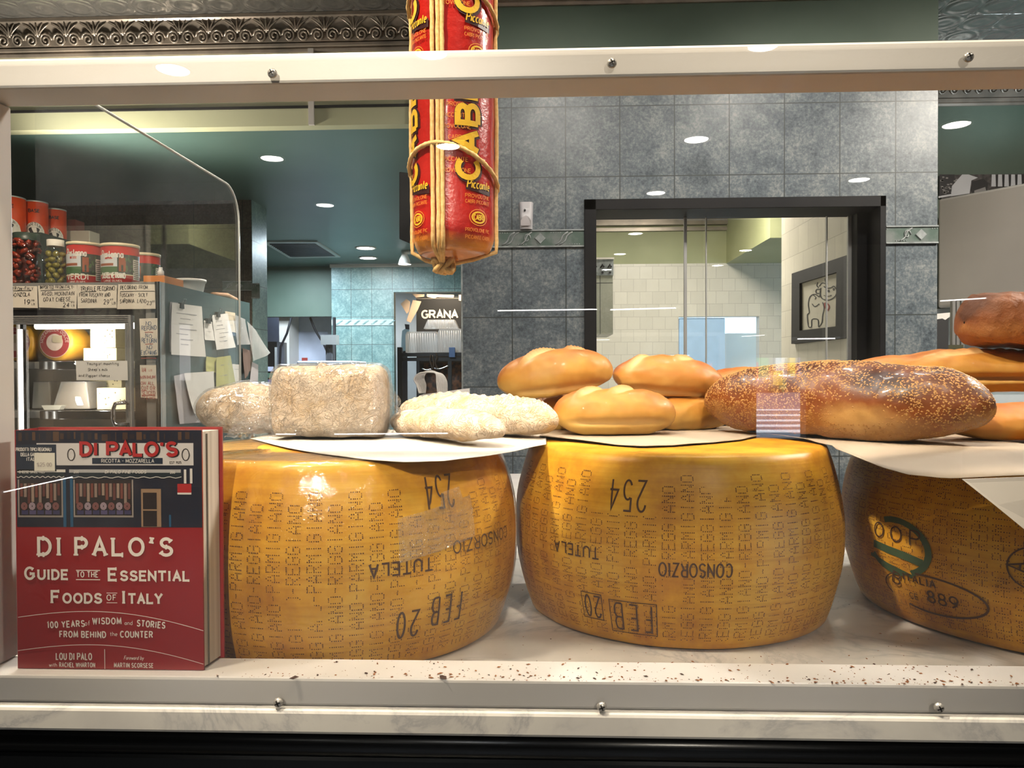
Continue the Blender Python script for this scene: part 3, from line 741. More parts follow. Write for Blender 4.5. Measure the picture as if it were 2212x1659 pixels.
# white wooden frame with the screwed-on pane
fr = thing('wooden_surround', (.36, .69, MZ), 'white painted wooden display frame with a screwed-on clear pane', 'display frame')
rz1 = U(1106, 1439, FY1).z; rz1 = CAM.z - .266
tz0 = U(1106, 171, FY0).z; tz1 = U(1106, 104, FY0).z
CREAM = mat('white_frame_paint', srgb(230, 228, 226), .4, var=(6, srgb(224, 219, 210), .3, .8), bump=(90, .1, .0005))
PX1 = U(35, 1000, FY1).x; PX0 = PX1 - .05
m = MB(); m.box(PX0, 1.3, FY0, FY1, MZ + .0002, rz1, CREAM); part(m, 'bottom_rail', fr, .0025)
m = MB(); m.box(PX0, 1.3, FY0, FY1, tz0, tz1, CREAM); part(m, 'top_rail', fr, .0025)
m = MB(); m.box(PX0, PX1, FY0, FY1, rz1 + .0002, tz0 - .0002, CREAM); part(m, 'side_post', fr, .002)
m = MB(); m.box(1.25, 1.3, FY0, FY1, rz1 + .0002, tz0 - .0002, CREAM); part(m, 'side_post', fr, .002)
PANE = clear('display_pane_acrylic', (.99, .99, .99), .055, haze=.003, smudge=.016, haze_col=(.8, .8, .8))
m = MB(); m.box(PX0, 1.3, PY, PY + .0045, MZ + .0006, tz1 - .005, PANE); part(m, 'pane', fr)
for px, py in ((587, 157), (1322, 135), (2094, 122), (600, 1519), (1300, 1528), (2030, 1530)):
    q = U(px, py, PY - .002); r = .0042
    M4 = Matrix.Translation((q.x, PY, q.z)) @ Matrix.Rotation(radians(90), 4, 'X')
    m = MB(); m.lathe([(r, 0), (r, .0008), (r * .9, .0022), (r * .55, .0032), (r * .2, .0035)], 18, STEEL, M4)
    for a in (.4, .4 + pi / 2): m.box(-r * .6, r * .6, -.0005, .0005, .0030, .0037, BLACKM, M4 @ Matrix.Rotation(a, 4, 'Z'))
    part(m, 'screw', fr)
# clear side panel with a rounded corner and bright edge
sp = thing('side_screen', (-.476, .95, MZ), 'clear plastic side screen with rounded top corner behind the white post', 'screen')
X0 = -.4745; ztop = CAM.z + .288; ye = U(517, 600, 1).y * 0 + 1.0
dd = ray(517, 600); ye = CAM.y + dd.y * (X0 - CAM.x) / dd.x
pts = [(.712, MZ + .0005), (ye, MZ + .0005), (ye, ztop - .05)] + [(ye - .05 + .05 * cos(radians(a)), ztop - .05 + .05 * sin(radians(a))) for a in range(10, 90, 10)] + [(ye - .05, ztop), (.712, ztop)]
SCREEN = clear('side_screen_acrylic', (.985, .99, .99), .015, haze=.008)
EDGE = mat('acrylic_edge', srgb(228, 236, 236), .2)
m = MB(); m.prism([(X0 - .002, a, b) for a, b in pts], (.004, 0, 0), SCREEN); part(m, 'sheet', sp)
m = MB(); m.tube([(X0, a, b) for a, b in pts[1:]], .0017, EDGE, 6); part(m, 'edge', sp)

# ------------------------------------------------------------------ cheese wheels
RB, RM = .1795, .2
def prof_r(z, k=1.0): return (RB + (RM - RB) * (1 - abs(2 * z / H - 1) ** 2.1)) * k
def rind(name, c1, c2, c3):
    t = NT(name); v = t.coords('Object')
    n = t.math('ADD', t.math('MULTIPLY', t.noise(v, 7, 6, .6), .6), t.math('MULTIPLY', t.noise(v, 30, 5, .65), .4))
    v2 = t.coords('Object', (4, 4, 90)); n2 = t.noise(v2, 2.2, 4)
    c = t.ramp(n, [(.34, c3), (.5, c1), (.64, c2)])
    t.base(t.mix(t.val(n2, .45, .7, 0, .35), c, c3)); t.b.inputs['Roughness'].default_value = .42
    t.b.inputs['Coat Weight'].default_value = .03; t.b.inputs['Coat Roughness'].default_value = .3; t.b.inputs['Specular IOR Level'].default_value = .3
    t.bump(t.math('ADD', n, t.math('MULTIPLY', n2, .6)), .35, .0012)
    return t.m
RIND = rind('cheese_rind', srgb(222, 164, 44), srgb(234, 186, 70), srgb(176, 112, 28))
DOT = mat('rind_dot_marks', srgb(84, 42, 14), .7)
STAMP = mat('rind_stamp_ink', srgb(74, 44, 20), .7)
GREENINK = mat('rind_green_ink', srgb(58, 84, 56), .7)

class Wheel:
    def __init__(s, cx, cy, k=1.0):
        s.k = k; s.c = Vector((cx, cy, MZ + .0004))
    def at(s, a, z, off=.0005):
        r = prof_r(max(0, min(H, z)), s.k) + off
        return s.c + Vector((r * sin(a), -r * cos(a), z))
    def find(s, px, py):
        d = ray(px, py); t = .4
        while t < 1.6:
            p = CAM + d * t - s.c
            if 0 <= p.z <= H and hypot(p.x, p.y) < prof_r(p.z, s.k): return math.atan2(p.x, -p.y), p.z
            t += .0008
        return None
    def fn(s, a0, z0, off=.0006):
        return lambda u, v, d=0: s.at(a0 + u / RM, z0 + v, off + d)

def make_wheel(w, label, film=False):
    m = MB(); n = 144; e = .006
    prof = [(.001, 0), (RB - e, 0), (RB - e * .4, .0015)] + [(prof_r(z), z) for z in [.003 + (H - .006) * i / 26 for i in range(27)]] + [(RB - e * .4, H - .0015), (RB - e, H), (.12, H), (.001, H)]
    vs = []
    for r, z in prof:
        for k in range(n):
            a = 2 * pi * k / n; d = noise.noise(Vector((cos(a) * 4, sin(a) * 4, z * 20)) + w.c * 7) * .0014
            rr = r * w.k + d * (1 if r > .1 else 0); vs.append(w.c + Vector((rr * cos(a), rr * sin(a), z)))
    fs = [(i * n + k, i * n + (k + 1) % n, (i + 1) * n + (k + 1) % n, (i + 1) * n + k) for i in range(len(prof) - 1) for k in range(n)]
    m.add(vs, fs, RIND, True)
    return m

def wheel_dots(m, w, a_lo, a_hi, holes, pitch=.097, seed=1, top=.9):
    """Columns of pricked lettering running up the rind."""
    rs = random.Random(seed); k = math.ceil(a_lo / pitch); step = .0094 / 6; row = .0124 / 6
    while k * pitch < a_hi:
        a0 = k * pitch; word = ('REGGIANO-PARMIGIANO' if k % 2 else 'PARMIGIANO-REGGIANO')
        zend = H * (top if k % 2 else top - .055)
        cut = max([zz for (ha, hb, zz) in holes if ha < a0 < hb], default=None)
        top_z = min(zend, cut) if cut else zend
        for i, ch in enumerate(reversed(word)):
            rows = DOTS[ch].split()
            for r_, bits in enumerate(rows):
                for c_, b in enumerate(bits):
                    if b != '1': continue
                    z = zend - (i * .0094 + (4 - c_) * step)
                    if z < .012 or z > top_z: continue
                    aa = a0 + (r_ - 3) * row / RM + rs.uniform(-.0012, .0012)
                    rad = .00064 * rs.uniform(.75, 1.15)
                    c0 = w.at(aa, z, .0007); t1 = Vector((cos(aa), sin(aa), 0))
                    dz = .002; t2 = (w.at(aa, z + dz) - w.at(aa, z - dz)).normalized()
                    m.add([c0 + t1 * rad * cos(q) + t2 * rad * sin(q) for q in [j * 2 * pi / 6 for j in range(6)]], [[0, 1, 2, 3, 4, 5]], DOT)
        k += 1

def stamp(m, w, px, py, txt, h, width=.13, rot=pi, ink=None, **kw):
    q = w.find(px, py)
    if q is None: return
    m.text(txt, w.fn(q[0], q[1], .0009), h, ink or STAMP, width, rot=rot, y=h / 2 if rot == pi else 0, **kw)

mid = Wheel(.1677, .981); lef = Wheel(-.2306, .903); rig = Wheel(.624, .965, 1.18)
# middle wheel
m = make_wheel(mid, ''); f = mid.find
aL, aR = f(1290, 1080)[0], f(1400, 1080)[0]; zc = f(1350, 1112)[1]
wheel_dots(m, mid, -1.35, 1.35, [(aL - .05, aR + .02, zc)], seed=2)
stamp(m, mid, 1356, 1070, '254', .031, .065, gap=.4, fit=.040)
stamp(m, mid, 1503, 1232, 'CONSORZIO', .0135, .13, gap=.3, fit=.073)
stamp(m, mid, 1243, 1187, 'TUTELA', .0115, .14, gap=.3)
stamp(m, mid, 1282, 1309, '20', .024, .075, gap=.4, fit=.019)
stamp(m, mid, 1368, 1334, 'FEB', .029, .06, gap=.6, fit=.041)
for (x0, y0, x1, y1) in ((1255, 1278, 1306, 1338), (1316, 1298, 1420, 1372)):
    A = f((x0 + x1) / 2, (y0 + y1) / 2); hw = (x1 - x0) / 2 / F * .83; hh = (y1 - y0) / 2 / F * .80
    m.ribbon([(-hw, -hh), (0, -hh), (hw, -hh), (hw, hh), (0, hh), (-hw, hh)], .0009, mid.fn(A[0], A[1], .001), STAMP, True)
wm = m.build('aged_cheese', origin=(mid.c.x, mid.c.y, MZ + .0004))
tag(wm, 'golden cheese wheel with pricked lettering standing unwrapped under the golden loaves', 'cheese wheel', 'cheese wheels on the marble counter')
# wheel at the book, wrapped in film
m = make_wheel(lef, ''); f = lef.find
aL, aR = f(900, 1060)[0], f(990, 1060)[0]; zc = f(945, 1108)[1]
wheel_dots(m, lef, -1.35, 1.4, [(aL - .03, aR + .02, zc)], seed=3, top=.87)
stamp(m, lef, 948, 1062, '254', .031, .07, gap=.4, fit=.034)
stamp(m, lef, 868, 1226, 'TUTELA', .012, .16, gap=.3)
stamp(m, lef, 1048, 1165, 'CONSORZIO', .012, .13, gap=.3)
stamp(m, lef, 880, 1348, '20', .026, .085, gap=.5, fit=.022)
stamp(m, lef, 964, 1314, 'FEB', .028, .075, gap=.6, fit=.036)
wl = m.build('aged_cheese', origin=(lef.c.x, lef.c.y, MZ + .0004))
tag(wl, 'golden cheese wheel wrapped in clear film behind the red book', 'cheese wheel', 'cheese wheels on the marble counter')
FILM = clear('cling_film', (.995, .98, .95), .05, .06, haze=.01, wrinkle=(38, .35, .004))
CRINKLE = clear('crumpled_film', (.985, .985, .98), .15, .06, haze=.05, wrinkle=(48, 1.0, .03))
m = MB()
def fsh(u, v):
    a = -2.6 + 5.2 * u; s_ = v * (H * .97 + .06)
    if s_ < H * .97:
        z = H - .004 - s_ + .006 * 0; z = max(.004, z); r = prof_r(z) + .0022
    else:
        z = .004; r = prof_r(.004)
    top = v < .14
    if top:
        t = v / .14; r = (.10 + (RB + .0015 - .10) * t); z = H + .0016
    else:
        z = H * (1 - (v - .14) / .86 * .985); r = prof_r(z) + .0022
    d = noise.noise(Vector((a * 5, z * 30, 1.3)))
    wr = exp(-((a + .75) / .22) ** 2) * exp(-((z - H) / .05) ** 2)
    r += .0012 * max(0, d) + wr * (.008 * abs(noise.noise(Vector((a * 40, z * 60, 4)))))
    return lef.c + Vector((r * sin(a), -r * cos(a), z + wr * .005 * noise.noise(Vector((a * 50, z * 20, 8)))))
m.grid(fsh, 150, 60, FILM)
film = part(m, 'cling_film', wl, label='clear cling film')
m = MB(); A = lef.find(945, 1140)
def tp(u, v):
    uu = (u - .5) * .088; vv = (v - .5) * .042 + .014 * (u - .5) + (.012 if .55 < u < .85 and v > .6 else 0)
    return lef.at(A[0] + uu / RM, A[1] + vv, .0045 + .002 * abs(noise.noise(Vector((u * 9, v * 7, 3)))))
m.grid(tp, 30, 16, CRINKLE); part(m, 'tape', wl, label='crinkled clear tape patch')
# bunched film at the rim beside the book
m = MB()
for k in range(7):
    a0 = -.98 + k * .045; 
    m.grid(lambda u, v: lef.at(a0 + u * .07 + .03 * noise.noise(Vector((u * 3, v * 3, k))), H - .002 - v * .03 * (.6 + .5 * noise.noise(Vector((k, 1, 2)))), .004 + .004 * sin(u * 7 + k) * sin(v * 3.1)), 8, 8, CRINKLE)
part(m, 'film_fold', wl, label='bunched clear film')
# third wheel
m = make_wheel(rig, ''); f = rig.find
wheel_dots(m, rig, -1.75, .4, [], pitch=.083, seed=5, top=.93)
A = f(1935, 1180)
ov = lambda rx, ry, a0, a1, dx=0, dy=0: [(dx + rx * cos(radians(a)), dy + ry * sin(radians(a))) for a in range(a0, a1, 8)]
fnA = rig.fn(A[0], A[1], .001)
m.ribbon(ov(.036, .030, -62, 120), .0065, fnA, GREENINK); m.ribbon(ov(.036, .030, 210, 290), .006, fnA, GREENINK)
m.ribbon([(-.03, -.004), (-.01, -.006), (.01, -.008), (.03, -.012)], .009, fnA, GREENINK)
m.ribbon([(-.036, -.018), (-.012, -.024), (.018, -.03)], .004, fnA, GREENINK)
m.text('OOP', rig.fn(A[0] + .0, A[1] + .006, .0014), .0165, STAMP, .1, gap=.6)
A = f(2010, 1285); fnB = rig.fn(A[0], A[1], .001)
m.ribbon(ov(.052, .021, -120, 110), .0022, fnB, STAMP); m.ribbon(ov(.052, .021, 130, 215), .0014, fnB, STAMP)
m.text('ITALIA', rig.fn(A[0] - .05, A[1] + .010, .001), .0075, STAMP, .2, gap=.35); m.text('889', rig.fn(A[0] + .06, A[1] - .008, .001), .0125, STAMP, .14, gap=.3)
m.text('CE', rig.fn(A[0] - .09, A[1] - .010, .001), .0065, STAMP, .14); m.text('B', rig.fn(A[0] - .19, A[1] + .002, .001), .014, STAMP, .12, rot=-.3)
A = f(2206, 1225)
if A: m.ribbon(ov(.022, .022, 0, 360), .0015, rig.fn(A[0] + .06, A[1], .001), STAMP, True); m.text('A', rig.fn(A[0] + .02, A[1], .001), .014, STAMP, .12, rot=1.5)
wr_ = m.build('aged_cheese', origin=(rig.c.x, rig.c.y, MZ + .0004))
tag(wr_, 'golden cheese wheel with green oval stamp under the sesame loaf', 'cheese wheel', 'cheese wheels on the marble counter')

# ------------------------------------------------------------------ paper sheets on the wheels
KRAFT = mat('baking_paper', srgb(182, 168, 150), .65, var=(12, srgb(170, 155, 136), .3, .8), bump=(40, .12, .001))
SHEETW = mat('white_butcher_paper', srgb(240, 234, 224), .55, var=(10, srgb(232, 224, 212), .3, .8), bump=(26, .15, .001))
def sheet(name, edge, backY, z, mt, label, lift=None, amp=.0012, seed=0):
    """Thin sheet between a front edge (points) and a straight rear edge; keeps above the wheels."""
    E = [Vector(p) for p in edge]; L = [0]
    for a, b in zip(E, E[1:]): L.append(L[-1] + (b - a).length)
    def ed(u):
        s_ = u * L[-1]
        for i in range(len(E) - 1):
            if s_ <= L[i + 1] + 1e-9:
                t = (s_ - L[i]) / (L[i + 1] - L[i]); t2 = t
                return E[i].lerp(E[i + 1], t2)
        return E[-1]
    def fn(u, v, dz=0):
        p = ed(u); q = Vector((p.x + (0 if not lift else lift * v), backY, z)); r = p.lerp(q, v)
        k = min(1, v * 5); r.z = p.z * (1 - k) + z * k
        if any(hypot(r.x - w_.c.x, r.y - w_.c.y) < RB * w_.k + .014 for w_ in (mid, lef, rig)): r.z = max(r.z, zp)
        r.z += amp * abs(noise.noise(Vector((u * 6, v * 5, seed)))) + dz
        return r
    m = MB(); m.grid(fn, 48, 24, mt); m.grid(lambda u, v: fn(u, v, .0004), 48, 24, mt)
    n = 49 * 25
    for i in range(48):
        for j in (0, 24):
            a, b = i * 25 + j, (i + 1) * 25 + j; m.f.append([a, b, b + n, a + n]); m.mi.append(0); m.sm.append(False)
    for j in range(24):
        for i in (0, 48):
            a, b = i * 25 + j, i * 25 + j + 1; m.f.append([a, b, b + n, a + n]); m.mi.append(0); m.sm.append(False)
    o = m.build(name); return tag(o, label, 'paper sheet', 'paper sheets under the bread')
zp = WTOP + .0024
e = lambda px, py, z=zp: UZ(px, py, z)
sheet('paper_sheet', [e(541, 948), e(620, 968), e(700, 982), e(800, 994), e(880, 999), e(960, 996), e(1060, 984), e(1120, 974), e(1180, 960)], 1.12, zp, SHEETW, 'white paper sheet under the floury loaves on the wrapped wheel', seed=1)
sheet('paper_sheet', [e(1166, 942, zp + .003), e(1250, 950, zp + .002), e(1330, 961), e(1390, 965), e(1460, 962), e(1540, 956), e(1600, 950), e(1642, 941)], 1.20, zp, KRAFT, 'pale paper sheet under the stacked golden loaves', seed=2)
yy = lambda px, py, Y: U(px, py, Y)
sheet('paper_sheet', [e(1665, 938, zp + .003), e(1745, 949, zp + .002), yy(1820, 975, .86), yy(1900, 1008, .80), yy(1960, 1026, .77), yy(2040, 1034, .75), yy(2130, 1031, .735), yy(2230, 1027, .73), yy(2420, 1030, .74)], 1.25, zp + .0012, KRAFT, 'tan paper sheet overhanging the wheel under the sesame loaf', seed=3)
m = MB()
q = [yy(2078, 1035, .732), yy(2150, 1092, .724), yy(2216, 1146, .718), yy(2330, 1230, .712), yy(2500, 1230, .712), yy(2500, 1020, .718)]
qq = [p + Vector((0, .0006, 0)) for p in q]
m.prism(q, (0, .0006, 0), SHEETW); tag(m.build('paper_sheet'), 'white paper flap hanging down the front of the stamped wheel', 'paper sheet', 'paper sheets under the bread')

# ------------------------------------------------------------------ bread
def loaf(mb, A, B, W, Hh, mt, seed=0, nu=170, nv=64, p=2.4, flat=.42, bend=0.0, slashes=(), amp=.004, tip=.0, brown=None, ends=(1, 1), crease=None, rough=0, square=1.0):
    """Loaf lying from A to B (points on what it rests on)."""
    A = Vector(A); B = Vector(B); ax = B - A; L = ax.length; ex = ax.normalized()
    ey = Vector((0, 0, 1)).cross(ex).normalized(); ez = ex.cross(ey)
    pts = {}
    def fn(u, v):
        uu = (1 - cos(pi * u)) / 2; x = uu - .5
        en = ends[0] if x < 0 else ends[1]
        s_ = max(0.0, 1 - abs(2 * x) ** (p * en)) ** .5; s_ = max(s_, .004)
        ph = 2 * pi * v; cy, cz = cos(ph), sin(ph)
        if square != 1: cy = math.copysign(abs(cy) ** square, cy); cz = math.copysign(abs(cz) ** square, cz)
        y = W / 2 * s_ * cy; z = Hh * (.5 * s_ * cz)
        k = -Hh * (.5 - flat * .36) * min(1, s_ * 1.1)
        if z < k: z = k + (z - k) * .12
        P0 = Vector((x * L * 9, y * 9, z * 9)) * 1.4 + Vector((seed * 3.1, seed, 0))
        d = noise.noise(P0) * amp + noise.noise(P0 * 2.7) * amp * .45 + noise.noise(P0 * 7) * amp * .2
        if rough: d += rough * noise.hetero_terrain(P0 * 3, .9, 2.2, 4, .4) * .35
        n = Vector((0, cy / W, cz / Hh)).normalized(); y += n.y * d; z += n.z * d
        sc = 0.0
        for (sx, ang, wid, am, ylo, yhi) in slashes:
            yy_ = y / W; t = x - (sx + ang * yy_)
            env = max(0, min(1, (yy_ - ylo) * 9)) * max(0, min(1, (yhi - yy_) * 9)) * (1 if cz > -.1 else 0)
            ridge = exp(-((t + wid * .55) / (wid * .35)) ** 2); cut = exp(-((t - wid * .1) / (wid * .5)) ** 2)
            z += env * am * (ridge * 1.0 - cut * .55) * s_; sc = max(sc, env * cut)
        if crease:
            zc_, dep = crease; g = exp(-((z / Hh - zc_) / .05) ** 2) * (1 if abs(cy) > .5 else 0) * min(1, max(0, (.42 - abs(x)) * 8))
            y -= math.copysign(g * dep, cy); sc = max(sc, g * .5)
        zz = z - k_min
        b = .40 + .46 * cz + .18 * (abs(2 * x) ** 6) if brown is None else brown(x, cz)
        off = ey * (y + bend * L * (1 - (2 * x) ** 2)) + ez * (zz + tip * (1 - (2 * x) ** 2))
        return (A + ex * (uu * L) + off, {'brown': b, 'scar': sc})
    k_min = -Hh * (.5 - flat * .36) - Hh * .01
    mb.grid(fn, nu, nv, mt, True, wrap_v=True)
    for i in (0, nu):
        o = len(mb.v) - (nu + 1) * nv + i * nv; ring = list(range(o, o + nv))
        mb.f.append(ring if i else ring[::-1]); mb.mi.append(0); mb.sm.append(True)
    return mb
GOLD = crust('golden_crust', srgb(216, 174, 90), srgb(198, 142, 58), srgb(164, 94, 34), rough=.5, bump=(90, .12, .0008), coat=.05)
GOLD2 = crust('deep_golden_crust', srgb(220, 172, 92), srgb(200, 134, 56), srgb(158, 86, 32), rough=.5, bump=(90, .14, .0008), coat=.04)
FLOUR = crust('floury_crust', srgb(232, 204, 160), srgb(216, 170, 112), srgb(170, 108, 56), rough=.75, flour=srgb(244, 224, 200), bump=(95, .9, .004))
RUSTIC = crust('dark_rustic_crust', srgb(176, 120, 62), srgb(136, 78, 34), srgb(84, 46, 20), rough=.6, bump=(60, .9, .004))
SESCR = crust('sesame_crust', srgb(206, 160, 96), srgb(128, 68, 26), srgb(52, 26, 16), rough=.4, bump=(50, .4, .002), coat=.15)
def bread(A, B, W, Hh, mt, label, cat='bread loaf', group=None, name='bread_loaf', **kw):
    m = MB(); loaf(m, A, B, W, Hh, mt, **kw)
    return tag(m.build(name), label, cat, group)
zb = zp + .0012
def at(px, Y, z=zb): return Vector((U(px, 880, Y).x, Y, z))
GRP = 'golden loaves of the middle pile'
sl = ((-.16, .5, .10, .005, -.30, .42), (.12, .5, .10, .005, -.30, .42))
bread(at(1193, 1.032), at(1458, 1.052), .084, .073, GOLD, 'front golden loaf of the pile, lying on pale paper at the rim', group=GRP, seed=1, slashes=sl, crease=(-.12, .004))
bread(at(1392, 1.105), at(1574, 1.165), .072, .058, GOLD, 'smooth golden loaf end next to the sesame loaf, bottom of the pile', group=GRP, seed=2)
bread(at(1128, 1.135), at(1345, 1.155), .074, .060, GOLD, 'golden loaf tucked behind the front loaf, beside the floury sticks', group=GRP, seed=3, slashes=((.0, .6, .09, .004, -.2, .4),))
z2 = zb + .0475
bread(at(1079, 1.085, z2 - .006), at(1327, 1.115, z2 + .012), .085, .076, GOLD, 'upper golden loaf of the pile beside the black window frame, slashed on top', group=GRP, seed=4, slashes=((-.05, .7, .10, .006, -.35, .35), (.24, .7, .08, .005, -.2, .4)), crease=(-.22, .006), p=2.2)
bread(at(1320, 1.135, z2 + .008), at(1556, 1.15, z2 - .008), .084, .070, GOLD2, 'upper golden loaf of the pile before the white kitchen tiles', group=GRP, seed=5, slashes=((-.22, .5, .11, .004, -.35, .4), (.2, .6, .09, .004, -.3, .4)), crease=(-.25, .006), p=2.3)
GR2 = 'long golden loaves behind the sesame loaf'
bread(at(1470, 1.235), at(1770, 1.25), .10, .107, GOLD2, 'deep golden loaf crest between the pile and the sesame loaf', group=GR2, seed=6, p=2)
bread(at(1700, 1.165), at(2020, 1.19), .09, .099, GOLD2, 'deep golden loaf crest behind the middle of the sesame loaf', group=GR2, seed=7, p=2)
bread(at(2040, .935), at(2560, .96), .09, .052, GOLD2, 'lower golden loaf beyond the end of the sesame loaf, on tan paper', group=GR2, seed=8)
bread(at(1815, 1.075, zb + .053), at(2500, 1.07, zb + .053), .09, .066, GOLD, 'upper long golden loaf with a deep side crease behind the sesame loaf', group=GR2, seed=9, crease=(-.05, .012), slashes=((.06, .9, .09, .004, -.4, .3),), p=3.4)
bread(at(2082, 1.06, zb + .119), at(2420, 1.075, zb + .119), .10, .080, RUSTIC, 'dark brown rough loaf lying on top of the long golden loaf', group=None, seed=11, rough=.007, p=7, square=.75, amp=.009)
# sesame loaf with its seeds
sA, sB = at(1532, 1.115, zb + .005), at(2150, .846, zb + .005)
sbr = lambda x, cz: .58 + .32 * cz - .62 * exp(-((x - .17) / .11) ** 2) * exp(-((cz + .30) / .30) ** 2) + .3 * exp(-((x - .24) / .12) ** 2) * exp(-((cz - .5) / .3) ** 2)
ses = bread(sA, sB, .114, .104, SESCR, 'long dark sesame loaf with a bare pale patch, across the tan paper', 'sesame bread', seed=12, brown=sbr, p=3.3, name='sesame_loaf', amp=.005)
SEED = mat('sesame_seed', srgb(202, 156, 88), .5, var=(200, srgb(160, 108, 54), .3, .7))
me = ses.data; rs = random.Random(7); m = MB(); base_o = ORG[ses.name]; ex = (sB - sA).normalized(); Ls = (sB - sA).length
polys = [p for p in me.polygons if len(p.vertices) == 4]
wts = []
for p in polys:
    c = p.center + base_o; x = (c - sA).dot(ex) / Ls - .5; z = (c.z - zb) / .104
    bare = exp(-((x - .17) / .11) ** 2) * exp(-((z - .36) / .2) ** 2) * 1.6 + exp(-((x - .22) / .07) ** 2) * exp(-((z - .8) / .10) ** 2) * 1.0
    dens = max(.02, 1 - bare) * (1 if z > .06 else .2)
    wts.append(p.area * dens)
for p in rs.choices(polys, wts, k=10500):
    vs = [me.vertices[i].co for i in p.vertices]; a, b = rs.random(), rs.random()
    c = (vs[0] * (1 - a) + vs[1] * a) * (1 - b) + (vs[3] * (1 - a) + vs[2] * a) * b + base_o
    n = p.normal.copy(); mid_ = sA + ex * (c - sA).dot(ex) + Vector((0, 0, .04))
    if n.dot(c - mid_) < 0: n = -n
    t = n.orthogonal().normalized(); t = Matrix.Rotation(rs.gauss(0, .8), 3, n) @ (ex - n * ex.dot(n)).normalized(); q = n.cross(t)
    l = rs.uniform(.0013, .0018); w_ = l * .55; h_ = .0007
    m.add([c + t * l, c - t * l * .8, c + q * w_ - t * l * .15, c - q * w_ - t * l * .15, c + n * h_], [(0, 2, 4), (2, 1, 4), (1, 3, 4), (3, 0, 4)], SEED, True)
part(m, 'sesame_seeds', ses, kind='stuff', label='pale sesame seeds')

# floury breads
fl = lambda x, cz: .35 + .25 * cz
GF = 'floury breads on the wrapped wheel'
bread(at(862, 1.04, zb + .004), at(1082, .845, zb + .004), .058, .041, FLOUR, 'front floury bread stick with a wrinkled floury tip on white paper', 'bread stick', GF, 'bread_stick', seed=21, rough=.004, amp=.006, p=3.2, bend=-.02, brown=fl, nu=110, nv=56)
bread(at(868, 1.155, zb + .004), at(1200, .945, zb + .004), .066, .054, FLOUR, 'rear floury bread stick with a torn tip, pointing at the golden pile', 'bread stick', GF, 'bread_stick', seed=22, rough=.004, amp=.006, p=3.4, bend=.01, brown=fl, nu=110, nv=56, slashes=((.36, .5, .07, .008, -.4, .4), (-.1, .8, .1, .005, -.4, .4)))
def wrapped(A, B, W, Hh, label, seed, **kw):
    m = MB(); loaf(m, A, B, W, Hh, FLOUR, seed=seed, brown=lambda x, cz: .3 + .2 * cz, nu=100, nv=60, **kw)
    o = tag(m.build('wrapped_bread'), label, 'wrapped bread', GF)
    f_ = MB()
    kw2 = dict(kw)
    loaf(f_, A - (B - A).normalized() * .003, B + (B - A).normalized() * .003, W + .0045, Hh + .003, CRINKLE, seed=seed, nu=100, nv=60, **kw2)
    part(f_, 'wrapper', o, label='crinkled clear film wrapper')
    return o
c1 = wrapped(at(598, .985, zb + .002), at(838, .985, zb + .002), .085, .092, 'square floury bread block in clear film standing on white paper', 31, p=14, square=.36, flat=.1, amp=.005, rough=.003, slashes=((-.03, .0, .05, .004, -.6, .1),))
c2 = wrapped(at(425, 1.045, zb + .002), at(650, 1.07, zb + .002), .10, .072, 'low domed floury bread in shiny film beside the square block', 32, p=2.2, square=.8, flat=.2, amp=.006, rough=.003, ends=(.72, 1.6))
m = MB()
def flare(u, v):
    b = at(830 + 34 * v, 1.0 - .02 * v); z = zb + .004 + .085 * u * (1 - .5 * v)
    return Vector((b.x + .006 * noise.noise(Vector((u * 9, v * 9, 1))), b.y + .02 * noise.noise(Vector((u * 7, v * 7, 5))), z))
m.grid(flare, 30, 14, CRINKLE); part(m, 'wrapper_end', c1, label='loose crumpled film end')
m = MB()
def foil(u, v):
    b = at(486 + 120 * u, .968 - .012 * sin(u * 3)); z = zb + .001 + .03 * v * sin(pi * (u * .8 + .1))
    return Vector((b.x, b.y + .015 * v + .010 * noise.noise(Vector((u * 14, v * 6, 2))), z + .004 * abs(noise.noise(Vector((u * 22, v * 12, 9))))))
m.grid(foil, 60, 16, CRINKLE); part(m, 'wrapper_end', c2, label='crumpled shiny film end')

# crumbs on the rail, the marble and the paper
CR1 = mat('bread_crumb', srgb(176, 112, 56), .8, var=(300, srgb(110, 62, 30), .3, .7)); CR2 = mat('dark_crumb', srgb(70, 46, 34), .8)
rs = random.Random(3); m = MB()
def crumb(x, y, z, r, mt):
    M4 = Matrix.Translation((x, y, z + r * .35)) @ Matrix.Rotation(rs.random() * 6, 4, 'Z') @ Matrix.Diagonal((r * rs.uniform(.7, 1.8), r * rs.uniform(.5, 1), r * .5, 1))
    vs = [M4 @ Vector(p) for p in ((1, 0, 0), (-1, .2, 0), (.1, 1, 0), (0, -1, .1), (.2, .1, 1), (-.2, 0, -.7))]
    m.add(vs, [(0, 2, 4), (2, 1, 4), (1, 3, 4), (3, 0, 4), (2, 0, 5), (1, 2, 5), (3, 1, 5), (0, 3, 5)], mt)
for i in range(520):
    t = rs.random(); x = -.29 + .70 * t ** .75
    y = FY1 - .045 * rs.random() if rs.random() < .5 else FY0 + .012 * rs.random()
    crumb(x, y, rz1, .0009 * rs.choice((.4, .5, .6, .8, 1.1, 1.7)), CR1 if rs.random() < .8 else CR2)
for px, py in ((1277 / 2.01, 1467), (1925 / 2.01, 1466)): 
    q = UZ(px, py, rz1); crumb(q.x, q.y, rz1, .0035, CR2)
for i in range(330):
    x = -.05 + rs.random() * .5; y = .71 + rs.random() ** 1.5 * .5
    if all(hypot(x - w_.c.x, y - w_.c.y) > .19 * w_.k for w_ in (mid, lef, rig)): crumb(x, y, MZ, .0009 * rs.choice((.4, .5, .7, .9, 1.3)), CR1 if rs.random() < .8 else CR2)
